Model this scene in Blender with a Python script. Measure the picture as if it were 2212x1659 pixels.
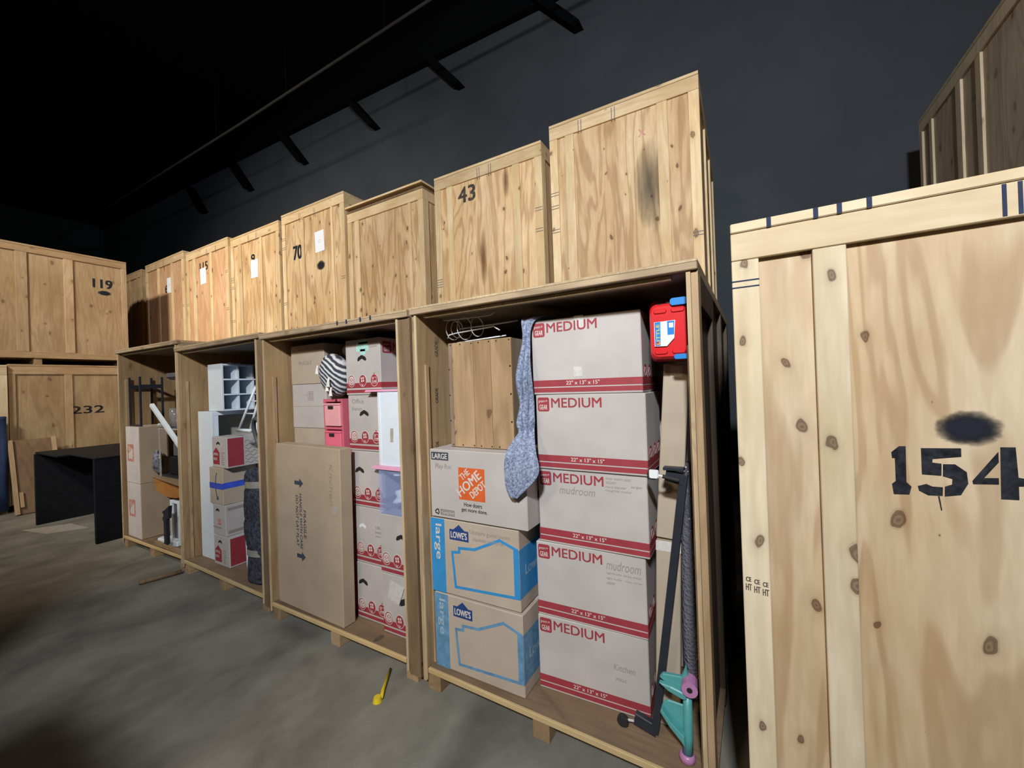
import bpy, bmesh, math, random
from mathutils import Matrix, Vector
random.seed(7)
for o in list(bpy.data.objects): bpy.data.objects.remove(o)
SC = bpy.context.scene
COL = SC.collection
PI = math.pi

# ---------------------------------------------------------------- camera
def make_camera():
    yaw, pitch, roll, h = 0.518619603, 0.00321516842, 0.034857662, 1.71
    cy, sy, cp, sp = math.cos(yaw), math.sin(yaw), math.cos(pitch), math.sin(pitch)
    f = Vector((-sy*cp, cy*cp, sp)); r = Vector((cy, sy, 0)); d = f.cross(r)
    c, s = math.cos(roll), math.sin(roll)
    r2 = c*r + s*d; d2 = -s*r + c*d
    cam = bpy.data.cameras.new('camera'); o = bpy.data.objects.new('camera', cam); COL.objects.link(o)
    m = Matrix.Identity(4)
    for i in range(3):
        m[i][0], m[i][1], m[i][2] = r2[i], -d2[i], -f[i]
    m[2][3] = h
    o.matrix_world = m
    cam.sensor_fit = 'HORIZONTAL'; cam.sensor_width = 36.0
    cam.lens = 874.735/2212*36.0
    cam.clip_start = 0.05; cam.clip_end = 200
    SC.camera = o
make_camera()

# ---------------------------------------------------------------- world, lamps, exposure
SC.view_settings.view_transform = 'Standard'
SC.view_settings.look = 'None'
SC.view_settings.gamma = 1.0
SC.view_settings.exposure = 0.0
SC.view_settings.use_curve_mapping = False
W = bpy.data.worlds.new('world'); SC.world = W; W.use_nodes = True
W.node_tree.nodes['Background'].inputs[0].default_value = (0.85, 0.9, 1.0, 1)
W.node_tree.nodes['Background'].inputs[1].default_value = 0.02

def area_lamp(name, loc, target, size, power, color, spread=180):
    l = bpy.data.lights.new(name, 'AREA'); l.shape = 'RECTANGLE'; l.size = size[0]; l.size_y = size[1]
    l.energy = power; l.color = color; l.spread = math.radians(spread)
    o = bpy.data.objects.new(name, l); COL.objects.link(o); o.location = loc
    o.rotation_euler = (Vector(target)-Vector(loc)).to_track_quat('-Z', 'Y').to_euler()
    return o
area_lamp('aisle_lamp', (0.6, -2.7, 4.6), (-1.6, 3.5, 3.7), (0.40, 0.32), 265, (0.93, 0.97, 1.0), 128)
area_lamp('far_aisle_lamp', (-6.4, -3.4, 7.2), (-8.6, 3.5, 3.4), (1.0, 0.6), 175, (1.0, 0.92, 0.80), 78)
area_lamp('warm_aisle_lamp', (-1.6, -4.6, 5.2), (-1.5, 2.0, 0.6), (0.7, 0.5), 70, (1.0, 0.74, 0.46), 150)

# ---------------------------------------------------------------- materials
def new_mat(name):
    m = bpy.data.materials.new(name); m.use_nodes = True
    nt = m.node_tree; b = nt.nodes['Principled BSDF']
    return m, nt, b
def N(nt, typ, **kw):
    n = nt.nodes.new(typ)
    for k, v in kw.items(): setattr(n, k, v)
    return n
def ramp(nt, stops):
    r = N(nt, 'ShaderNodeValToRGB'); e = r.color_ramp.elements
    while len(e) > 1: e.remove(e[-1])
    e[0].position = stops[0][0]; e[0].color = (*stops[0][1], 1)
    for p, c in stops[1:]:
        x = e.new(p); x.color = (*c, 1)
    return r
def mixc(nt, fac, a, b, blend='MIX'):
    m = N(nt, 'ShaderNodeMix', data_type='RGBA', blend_type=blend)
    for sock, v in ((m.inputs[0], fac), (m.inputs[6], a), (m.inputs[7], b)):
        if hasattr(v, 'is_linked'): nt.links.new(v, sock)
        elif isinstance(v, (int, float)): sock.default_value = v
        else: sock.default_value = (*v, 1)
    return m.outputs[2]
def mathn(nt, op, a, b=None, clamp=False):
    m = N(nt, 'ShaderNodeMath', operation=op, use_clamp=clamp)
    for i, v in enumerate((a, b)):
        if v is None: continue
        if hasattr(v, 'is_linked'): nt.links.new(v, m.inputs[i])
        else: m.inputs[i].default_value = v
    return m.outputs[0]
def coords(nt, scale, rnd=True):
    tc = N(nt, 'ShaderNodeTexCoord'); mp = N(nt, 'ShaderNodeMapping'); mp.inputs['Scale'].default_value = scale
    src = tc.outputs['Object']
    if rnd:
        oi = N(nt, 'ShaderNodeObjectInfo'); v = N(nt, 'ShaderNodeVectorMath', operation='SCALE')
        v.inputs[0].default_value = (17.3, 9.1, 23.7); nt.links.new(oi.outputs['Random'], v.inputs['Scale'])
        a = N(nt, 'ShaderNodeVectorMath', operation='ADD'); nt.links.new(src, a.inputs[0]); nt.links.new(v.outputs[0], a.inputs[1])
        src = a.outputs[0]
    nt.links.new(src, mp.inputs[0])
    return mp.outputs[0]
def simple(name, col, rough=0.6, metal=0.0, var=0.12, scale=14.0, trans=0.0, alpha=1.0, spec=0.5):
    m, nt, b = new_mat(name)
    n = N(nt, 'ShaderNodeTexNoise'); n.inputs['Scale'].default_value = scale; n.inputs['Detail'].default_value = 4
    nt.links.new(coords(nt, (1, 1, 1)), n.inputs['Vector'])
    d = tuple(max(0, c*(1-var)) for c in col); u = tuple(min(1, c*(1+var)) for c in col)
    r = ramp(nt, [(0.3, d), (0.7, u)]); nt.links.new(n.outputs[0], r.inputs[0])
    nt.links.new(r.outputs[0], b.inputs['Base Color'])
    b.inputs['Roughness'].default_value = rough; b.inputs['Metallic'].default_value = metal
    b.inputs['Transmission Weight'].default_value = trans; b.inputs['Alpha'].default_value = alpha
    b.inputs['Specular IOR Level'].default_value = spec
    return m
def wood(name, pale, mid, dark, axis='Z', knots=1.0, grain=0.55, kscale=3.2, rings=9.0):
    m, nt, b = new_mat(name)
    st = {'Z': (1, 1, .13), 'X': (.13, 1, 1), 'Y': (1, .13, 1)}[axis]
    v = coords(nt, st)
    n1 = N(nt, 'ShaderNodeTexNoise'); n1.inputs['Scale'].default_value = 3.2; n1.inputs['Detail'].default_value = 3
    n1.inputs['Distortion'].default_value = .8
    nt.links.new(v, n1.inputs['Vector'])
    # growth rings: contour lines of a stretched noise field
    ph = mathn(nt, 'MULTIPLY', n1.outputs[0], rings*PI*2)
    sn = mathn(nt, 'SINE', ph)
    rg = ramp(nt, [(0.0, (0, 0, 0)), (0.55, (.12, .12, .12)), (0.92, (1, 1, 1))])
    nt.links.new(mathn(nt, 'MULTIPLY_ADD', sn, .5), rg.inputs[0]); rg.inputs[0].links[0].from_node.inputs[2].default_value = .5
    n2 = N(nt, 'ShaderNodeTexNoise'); n2.inputs['Scale'].default_value = 46; n2.inputs['Detail'].default_value = 3
    nt.links.new(v, n2.inputs['Vector'])
    n3 = N(nt, 'ShaderNodeTexNoise'); n3.inputs['Scale'].default_value = 2.3; n3.inputs['Detail'].default_value = 5
    nt.links.new(coords(nt, (1, 1, .55)), n3.inputs['Vector'])
    base = ramp(nt, [(0.36, mid), (0.62, pale)]); nt.links.new(n3.outputs[0], base.inputs[0])
    c = mixc(nt, mathn(nt, 'MULTIPLY', rg.outputs[0], grain*.62), base.outputs[0], dark)
    f2 = ramp(nt, [(0.4, (1, 1, 1)), (0.68, (0, 0, 0))]); nt.links.new(n2.outputs[0], f2.inputs[0])
    c = mixc(nt, mathn(nt, 'MULTIPLY', f2.outputs[0], .22), c, dark)
    n5 = N(nt, 'ShaderNodeTexNoise'); n5.inputs['Scale'].default_value = 4.5; n5.inputs['Detail'].default_value = 3; n5.inputs['Distortion'].default_value = .5
    nt.links.new(v, n5.inputs['Vector'])
    r5 = ramp(nt, [(.58, (0, 0, 0)), (.74, (1, 1, 1))]); nt.links.new(n5.outputs[0], r5.inputs[0])
    c = mixc(nt, mathn(nt, 'MULTIPLY', r5.outputs[0], .5*grain+.08), c, tuple(x*.9 for x in dark))
    if knots > 0:
        kv = coords(nt, {'Z': (1, 1, .62), 'X': (.62, 1, 1), 'Y': (1, .62, 1)}[axis])
        sx = N(nt, 'ShaderNodeSeparateXYZ'); nt.links.new(kv, sx.inputs[0]); cx_ = N(nt, 'ShaderNodeCombineXYZ')
        nt.links.new(mathn(nt, 'ADD', sx.outputs[0], sx.outputs[1]), cx_.inputs[0]); nt.links.new(sx.outputs[2], cx_.inputs[1])
        vo = N(nt, 'ShaderNodeTexVoronoi', voronoi_dimensions='2D'); vo.inputs['Scale'].default_value = kscale*1.25
        wob = N(nt, 'ShaderNodeTexNoise'); wob.inputs['Scale'].default_value = 14; nt.links.new(cx_.outputs[0], wob.inputs['Vector'])
        wv = N(nt, 'ShaderNodeVectorMath', operation='MULTIPLY_ADD'); nt.links.new(wob.outputs['Color'], wv.inputs[0]); wv.inputs[1].default_value = (.05, .05, 0); nt.links.new(cx_.outputs[0], wv.inputs[2])
        nt.links.new(wv.outputs[0], vo.inputs['Vector'])
        sep = N(nt, 'ShaderNodeSeparateColor'); nt.links.new(vo.outputs['Color'], sep.inputs[0])
        rad = mathn(nt, 'MULTIPLY_ADD', sep.outputs[0], .16); rad.node.inputs[2].default_value = -.05
        q = mathn(nt, 'DIVIDE', vo.outputs['Distance'], mathn(nt, 'MAXIMUM', rad, .004))
        kr = ramp(nt, [(0.0, (1, 1, 1)), (.35, (.70, .70, .70)), (.5, (.95, .95, .95)), (.72, (.85, .85, .85)), (.8, (.12, .12, .12)), (.92, (.22, .22, .22)), (1, (0, 0, 0))])
        nt.links.new(q, kr.inputs[0])
        halo = ramp(nt, [(0.0, (.55, .55, .55)), (1, (0, 0, 0))]); nt.links.new(mathn(nt, 'MULTIPLY', q, .42), halo.inputs[0])
        c = mixc(nt, mathn(nt, 'MULTIPLY', halo.outputs[0], .55), c, tuple(x*.8 for x in dark))
        c = mixc(nt, mathn(nt, 'MULTIPLY', kr.outputs[0], .85*knots), c, (.085, .035, .017))
    oi = N(nt, 'ShaderNodeObjectInfo')
    hs = N(nt, 'ShaderNodeHueSaturation'); nt.links.new(c, hs.inputs['Color'])
    vv = mathn(nt, 'MULTIPLY_ADD', oi.outputs['Random'], .22); vv.node.inputs[2].default_value = .89
    nt.links.new(vv, hs.inputs['Value'])
    nt.links.new(hs.outputs[0], b.inputs['Base Color'])
    b.inputs['Roughness'].default_value = .62; b.inputs['Specular IOR Level'].default_value = .25
    bp = N(nt, 'ShaderNodeBump'); bp.inputs['Strength'].default_value = .12; bp.inputs['Distance'].default_value = .004
    nt.links.new(n2.outputs[0], bp.inputs['Height']); nt.links.new(bp.outputs[0], b.inputs['Normal'])
    return m

M = {}
PL, MI, DK = (.76, .57, .345), (.63, .43, .225), (.30, .155, .062)
M['ply'] = wood('plywood_sheet', PL, MI, DK, grain=.75, kscale=3.8, rings=8)
M['stud'] = wood('pine_batten', (.78, .62, .39), (.68, .50, .27), (.42, .25, .11), knots=.9, grain=.4, rings=6)
M['rail'] = wood('pine_rail', (.74, .58, .36), (.63, .46, .25), (.40, .24, .11), axis='X', knots=.6, grain=.35, rings=6)
M['ply_pale'] = wood('pale_plywood', (.68, .56, .40), (.585, .43, .25), (.34, .20, .095), knots=1.0, grain=.8, kscale=4.2, rings=8)
M['stud_pale'] = wood('pale_batten', (.74, .65, .49), (.62, .51, .34), (.38, .28, .16), knots=1.0, grain=.35, rings=4, kscale=4)
M['rail_pale'] = wood('pale_rail', (.70, .59, .42), (.60, .48, .31), (.40, .28, .15), axis='X', knots=.3, grain=.2, rings=4)
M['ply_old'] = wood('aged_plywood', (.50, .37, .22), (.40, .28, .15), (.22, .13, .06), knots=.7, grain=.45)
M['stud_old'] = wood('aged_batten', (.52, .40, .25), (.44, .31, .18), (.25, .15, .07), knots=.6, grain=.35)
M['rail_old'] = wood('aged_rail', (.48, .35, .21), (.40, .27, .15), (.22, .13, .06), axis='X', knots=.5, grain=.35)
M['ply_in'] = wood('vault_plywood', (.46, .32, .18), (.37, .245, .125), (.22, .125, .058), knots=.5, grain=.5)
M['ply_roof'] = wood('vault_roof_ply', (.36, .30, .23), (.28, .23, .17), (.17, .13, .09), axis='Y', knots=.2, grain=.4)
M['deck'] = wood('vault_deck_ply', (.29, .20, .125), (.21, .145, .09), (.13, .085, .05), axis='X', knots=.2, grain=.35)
M['deck_edge'] = wood('deck_edge_strip', (.74, .56, .30), (.64, .46, .22), (.42, .26, .11), axis='X', knots=0, grain=.25)
M['vstud'] = wood('worn_vault_stud', (.50, .36, .22), (.40, .28, .165), (.22, .135, .07), knots=.4, grain=.5)
M['vrail'] = wood('worn_vault_rail', (.50, .38, .25), (.38, .285, .185), (.19, .13, .08), axis='X', knots=.4, grain=.6)
M['edge'] = wood('plywood_edge', (.66, .52, .33), (.50, .385, .24), (.30, .20, .11), knots=0, grain=.5, rings=20)
M['skid'] = wood('skid_wood', (.46, .32, .19), (.37, .25, .14), (.2, .12, .06), axis='Y', knots=.3)
M['old_plank'] = wood('weathered_plank', (.48, .34, .20), (.34, .225, .115), (.17, .10, .05), knots=.8, grain=.7, rings=5, kscale=5)
M['brown_plank'] = wood('brown_weathered_plank', (.38, .25, .14), (.28, .18, .09), (.14, .08, .04), knots=.8, grain=.7, kscale=5)
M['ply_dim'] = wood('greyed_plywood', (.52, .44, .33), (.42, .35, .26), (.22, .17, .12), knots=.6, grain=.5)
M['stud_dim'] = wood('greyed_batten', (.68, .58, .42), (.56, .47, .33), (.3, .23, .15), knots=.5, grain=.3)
M['plank_grey'] = wood('grey_weathered_plank', (.30, .23, .17), (.24, .18, .12), (.13, .09, .06), knots=.5, grain=.4)
M['side_shade'] = wood('gap_shade_ply', (.10, .07, .05), (.075, .052, .036), (.04, .028, .02), knots=.2, grain=.4)  # shade of the gap painted into the nearest vault's outer side
M['dark_ply'] = wood('dark_stained_ply', (.26, .18, .11), (.2, .13, .075), (.10, .06, .035), knots=.4, grain=.4)
M['leaf'] = wood('orange_table_wood', (.50, .22, .06), (.42, .17, .04), (.22, .08, .02), axis='X', knots=0, grain=.4)
M['table'] = wood('table_top_wood', (.34, .24, .16), (.28, .19, .12), (.15, .1, .06), axis='X', knots=0, grain=.5)

def cardboard(name, col, rough=.75):
    m, nt, b = new_mat(name)
    n = N(nt, 'ShaderNodeTexNoise'); n.inputs['Scale'].default_value = 5; n.inputs['Detail'].default_value = 6
    nt.links.new(coords(nt, (1, 1, 1)), n.inputs['Vector'])
    w = N(nt, 'ShaderNodeTexNoise'); w.inputs['Scale'].default_value = 220
    nt.links.new(coords(nt, (1, 1, .08)), w.inputs['Vector'])
    r = ramp(nt, [(0.3, tuple(c*.9 for c in col)), (0.7, tuple(min(1, c*1.06) for c in col))]); nt.links.new(n.outputs[0], r.inputs[0])
    c = mixc(nt, mathn(nt, 'MULTIPLY', w.outputs[0], .16), r.outputs[0], tuple(c*.6 for c in col))
    nt.links.new(c, b.inputs['Base Color']); b.inputs['Roughness'].default_value = rough
    b.inputs['Specular IOR Level'].default_value = .3
    return m
M['carton'] = cardboard('kraft_cardboard', (.50, .42, .34))
M['carton_med'] = cardboard('pale_cardboard', (.51, .475, .46))
M['carton_brown'] = cardboard('brown_cardboard', (.46, .36, .26))
M['carton_tan'] = cardboard('tan_cardboard', (.46, .385, .30))
M['carton_white'] = cardboard('white_faced_cardboard', (.66, .62, .60))
M['red'] = simple('red_print', (.32, .038, .052), .6, var=.08)
M['pale_ink'] = simple('pale_print', (.66, .60, .56), .6, var=.05)
M['black'] = simple('black_print', (.016, .016, .018), .8, spec=.1)
M['slate_ink'] = simple('slate_print', (.05, .065, .09), .6)
M['faint'] = simple('faint_pencil', (.33, .265, .20), .8)
M['ply_red'] = wood('reddish_plywood', (.68, .44, .27), (.58, .35, .185), (.36, .18, .08))
M['pencil'] = simple('pencil_marks', (.30, .27, .25), .7)
M['pen'] = simple('marker_writing', (.13, .12, .13), .7)
M['orange'] = simple('orange_print', (.66, .12, .025), .6, var=.05)
M['orange_worn'] = simple('worn_orange_print', (.58, .26, .20), .7, var=.35, scale=40)
M['lblue'] = simple('bright_blue_print', (.035, .27, .60), .55, var=.07)
M['lblue_worn'] = simple('worn_blue_print', (.12, .28, .46), .65, var=.2, scale=30)
M['lblue_pale'] = simple('faded_pale_blue_print', (.36, .47, .56), .65, var=.1)
M['navy'] = simple('navy_print', (.018, .055, .21), .55)
M['white'] = simple('white_paint', (.74, .82, .90), .45, var=.03)
M['white_warm'] = simple('white_plastic', (.80, .82, .86), .4, var=.03)
M['offgrey'] = simple('grey_board', (.42, .38, .33), .7)
M['paper'] = simple('white_paper', (.80, .84, .92), .6, var=.02)
M['stencil'] = simple('stencil_paint', (.022, .024, .030), .9, var=.5, scale=60, spec=.08)
M['stencil_mid'] = simple('faded_stencil_paint', (.075, .062, .05), .9, var=.6, scale=45, spec=.08)
M['stencil_faint'] = simple('worn_stencil_paint', (.10, .075, .055), .8, var=.4, scale=60)
M['ink_blue'] = simple('blue_marker', (.035, .045, .085), .8, spec=.1)
M['tape_blue'] = simple('blue_tape', (.05, .10, .62), .28, var=.2)
M['tape'] = simple('clear_tape', (.62, .60, .58), .12, var=.1, scale=60)
M['hole'] = simple('hole_shade', (.012, .011, .011), .9)  # dark inserts paint the shade inside openings; nothing is cut out
M['steel'] = simple('chrome_wire', (.80, .83, .86), .25, metal=.35)
M['black_metal'] = simple('black_metal', (.022, .027, .038), .45, spec=.4)
M['black_lacquer'] = simple('black_laminate', (.011, .012, .016), .7, var=.25, scale=25, spec=.15)
M['rubber'] = simple('black_rubber', (.02, .02, .022), .7)
M['pink'] = simple('pink_plastic', (.78, .16, .25), .4, var=.04)
M['pink_pale'] = simple('pale_pink_plastic', (.85, .40, .42), .4, var=.04)
M['pink_frame'] = simple('rose_frame_plastic', (.62, .14, .20), .4, var=.05)
M['pink_rim'] = simple('light_pink_trim', (.86, .42, .60), .4, var=.03)
M['redplastic'] = simple('red_plastic', (.62, .018, .025), .28, var=.04)
M['blueplastic'] = simple('blue_plastic', (.02, .22, .62), .3, var=.04)
M['teal'] = simple('teal_plastic', (.09, .34, .35), .35, var=.08)
M['purple'] = simple('lilac_plastic', (.48, .22, .44), .35, var=.06)
M['yellow'] = simple('yellow_plastic', (.75, .56, .02), .4, var=.08)
M['bluegrey'] = simple('dark_blue_plastic', (.03, .08, .2), .4)
M['denimblue'] = simple('dark_blue_cloth', (.02, .045, .13), .8)
M['cream'] = simple('cream_cloth', (.75, .74, .70), .9)
M['strap'] = simple('grey_strap', (.30, .28, .25), .8)
M['roofblack'] = simple('black_ceiling_paint', (.004, .0045, .0055), .95, spec=.05)
M['pipegrey'] = simple('dark_pipe', (.035, .032, .03), .6)
M['hubgrey'] = simple('dark_grey_plastic', (.10, .10, .12), .5)
M['glass'] = simple('clear_plastic', (.75, .80, .88), .12, trans=.75, alpha=.55)

def felt(name, a, b_, scale):
    m, nt, b = new_mat(name)
    n = N(nt, 'ShaderNodeTexNoise'); n.inputs['Scale'].default_value = scale; n.inputs['Detail'].default_value = 5
    n.inputs['Roughness'].default_value = .75
    nt.links.new(coords(nt, (1, 1, 1)), n.inputs['Vector'])
    r = ramp(nt, [(0.38, a), (0.62, b_)]); nt.links.new(n.outputs[0], r.inputs[0])
    nt.links.new(r.outputs[0], b.inputs['Base Color']); b.inputs['Roughness'].default_value = .95
    b.inputs['Specular IOR Level'].default_value = .1
    bp = N(nt, 'ShaderNodeBump'); bp.inputs['Strength'].default_value = .4; bp.inputs['Distance'].default_value = .004
    nt.links.new(n.outputs[0], bp.inputs['Height']); nt.links.new(bp.outputs[0], b.inputs['Normal'])
    return m
M['felt'] = felt('blue_grey_felt', (.10, .13, .21), (.38, .44, .60), 90)
M['quilt'] = felt('charcoal_quilted_pad', (.018, .021, .030), (.085, .095, .12), 38)

def wavy(name, a, b_, scale, dist, direction='X'):
    m, nt, b = new_mat(name)
    w = N(nt, 'ShaderNodeTexWave', bands_direction=direction); w.inputs['Scale'].default_value = scale
    w.inputs['Distortion'].default_value = dist; w.inputs['Detail'].default_value = 2; w.inputs['Detail Scale'].default_value = 1.2
    nt.links.new(coords(nt, (1, 1, 1), False), w.inputs['Vector'])
    r = ramp(nt, [(0.42, a), (0.58, b_)]); nt.links.new(w.outputs[0], r.inputs[0])
    nt.links.new(r.outputs[0], b.inputs['Base Color']); b.inputs['Roughness'].default_value = .9
    return m
def throw_cloth():
    m, nt, b = new_mat('striped_throw_cloth')
    tc = N(nt, 'ShaderNodeTexCoord'); mp = N(nt, 'ShaderNodeMapping'); mp.inputs['Location'].default_value = (.22, 0, .12)
    nt.links.new(tc.outputs['Object'], mp.inputs[0])
    w = N(nt, 'ShaderNodeTexWave', wave_type='RINGS', rings_direction='Y'); w.inputs['Scale'].default_value = 12.0
    w.inputs['Distortion'].default_value = 2.2; w.inputs['Detail'].default_value = 2; w.inputs['Detail Scale'].default_value = 1.5
    nt.links.new(mp.outputs[0], w.inputs['Vector'])
    r = ramp(nt, [(0.25, (.035, .04, .055)), (.42, (.11, .12, .15)), (0.56, (.27, .27, .29)), (.78, (.60, .60, .62))]); nt.links.new(w.outputs[0], r.inputs[0])
    nt.links.new(r.outputs[0], b.inputs['Base Color']); b.inputs['Roughness'].default_value = .95
    return m
M['stripe_cloth'] = throw_cloth()
M['scribble'] = simple('wavy_line_print', (.16, .12, .09), .7)

def bubblewrap():
    m, nt, b = new_mat('bubble_wrap')
    v = N(nt, 'ShaderNodeTexVoronoi'); v.inputs['Scale'].default_value = 70; nt.links.new(coords(nt, (1, 1, 1)), v.inputs['Vector'])
    b.inputs['Base Color'].default_value = (.22, .21, .25, 1); b.inputs['Roughness'].default_value = .18
    bp = N(nt, 'ShaderNodeBump'); bp.inputs['Strength'].default_value = .8; bp.inputs['Distance'].default_value = .008
    nt.links.new(v.outputs['Distance'], bp.inputs['Height']); nt.links.new(bp.outputs[0], b.inputs['Normal'])
    return m
M['bubble'] = bubblewrap()

def spray():
    m, nt, b = new_mat('spray_paint_smudge')
    tc = N(nt, 'ShaderNodeTexCoord'); mp = N(nt, 'ShaderNodeMapping'); nt.links.new(tc.outputs['Generated'], mp.inputs[0])
    mp.inputs['Location'].default_value = (-1, -1, -1); mp.inputs['Scale'].default_value = (2, 2, 2)
    s = N(nt, 'ShaderNodeSeparateXYZ'); nt.links.new(mp.outputs[0], s.inputs[0])
    d = mathn(nt, 'SQRT', mathn(nt, 'ADD', mathn(nt, 'POWER', s.outputs[0], 2.0), mathn(nt, 'POWER', s.outputs[2], 2.0)))
    n = N(nt, 'ShaderNodeTexNoise'); n.inputs['Scale'].default_value = 7; n.inputs['Detail'].default_value = 4; nt.links.new(tc.outputs['Generated'], n.inputs[0])
    d2 = mathn(nt, 'MULTIPLY_ADD', n.outputs[0], .5); nt.links.new(d, d2.node.inputs[2])
    r = ramp(nt, [(0.55, (.93, .93, .93)), (0.98, (0, 0, 0))]); nt.links.new(mathn(nt, 'MULTIPLY', d2, .82), r.inputs[0])
    nt.links.new(r.outputs[0], b.inputs['Alpha']); b.inputs['Base Color'].default_value = (.020, .023, .033, 1); b.inputs['Roughness'].default_value = .9; b.inputs['Specular IOR Level'].default_value = .08
    return m
M['spray'] = spray()
M['weather'] = M['spray'].copy(); M['weather'].name = 'weather_stain'
for n_ in M['weather'].node_tree.nodes:
    if n_.type == 'VALTORGB': n_.color_ramp.elements[0].color = (.42, .42, .42, 1); n_.color_ramp.elements[0].position = .2
    if n_.type == 'BSDF_PRINCIPLED': n_.inputs['Base Color'].default_value = (.11, .095, .075, 1)

M['streak'] = M['weather'].copy(); M['streak'].name = 'mineral_streak'
for n_ in M['streak'].node_tree.nodes:
    if n_.type == 'BSDF_PRINCIPLED': n_.inputs['Base Color'].default_value = (.22, .095, .045, 1)
def concrete():
    m, nt, b = new_mat('concrete_floor')
    n = N(nt, 'ShaderNodeTexNoise'); n.inputs['Scale'].default_value = 2.6; n.inputs['Detail'].default_value = 6; n.inputs['Roughness'].default_value = .6
    n.inputs['Distortion'].default_value = .25
    tc = N(nt, 'ShaderNodeTexCoord'); mp = N(nt, 'ShaderNodeMapping'); mp.inputs['Scale'].default_value = (1.0, .7, 1); mp.inputs['Rotation'].default_value = (0, 0, .45)
    nt.links.new(tc.outputs['Object'], mp.inputs[0]); nt.links.new(mp.outputs[0], n.inputs['Vector'])
    r = ramp(nt, [(0.30, (.145, .137, .117)), (0.5, (.238, .227, .193)), (.72, (.335, .32, .275))]); nt.links.new(n.outputs[0], r.inputs[0])
    n2 = N(nt, 'ShaderNodeTexNoise'); n2.inputs['Scale'].default_value = 90; n2.inputs['Detail'].default_value = 4
    nt.links.new(tc.outputs['Object'], n2.inputs['Vector'])
    c = mixc(nt, mathn(nt, 'MULTIPLY', n2.outputs[0], .3), r.outputs[0], (.10, .095, .085))
    mp2 = N(nt, 'ShaderNodeMapping'); mp2.inputs['Scale'].default_value = (1.2, .40, 1); mp2.inputs['Rotation'].default_value = (0, 0, .5); mp2.inputs['Location'].default_value = (3.3, 1.2, 0)
    nt.links.new(tc.outputs['Object'], mp2.inputs[0])
    n3 = N(nt, 'ShaderNodeTexNoise'); n3.inputs['Scale'].default_value = 1.3; n3.inputs['Detail'].default_value = 4; nt.links.new(mp2.outputs[0], n3.inputs['Vector'])
    r3 = ramp(nt, [(0.56, (0, 0, 0)), (.66, (1, 1, 1))]); nt.links.new(n3.outputs[0], r3.inputs[0])
    c = mixc(nt, mathn(nt, 'MULTIPLY', r3.outputs[0], .42), c, (.11, .10, .085))
    nt.links.new(c, b.inputs['Base Color']); b.inputs['Roughness'].default_value = .8; b.inputs['Specular IOR Level'].default_value = .25
    bp = N(nt, 'ShaderNodeBump'); bp.inputs['Strength'].default_value = .15; nt.links.new(n2.outputs[0], bp.inputs['Height']); nt.links.new(bp.outputs[0], b.inputs['Normal'])
    return m
M['concrete'] = concrete()
M['wallslate'] = simple('slate_painted_wall', (.058, .067, .079), .9, var=.10, scale=1.2, spec=.2)

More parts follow.
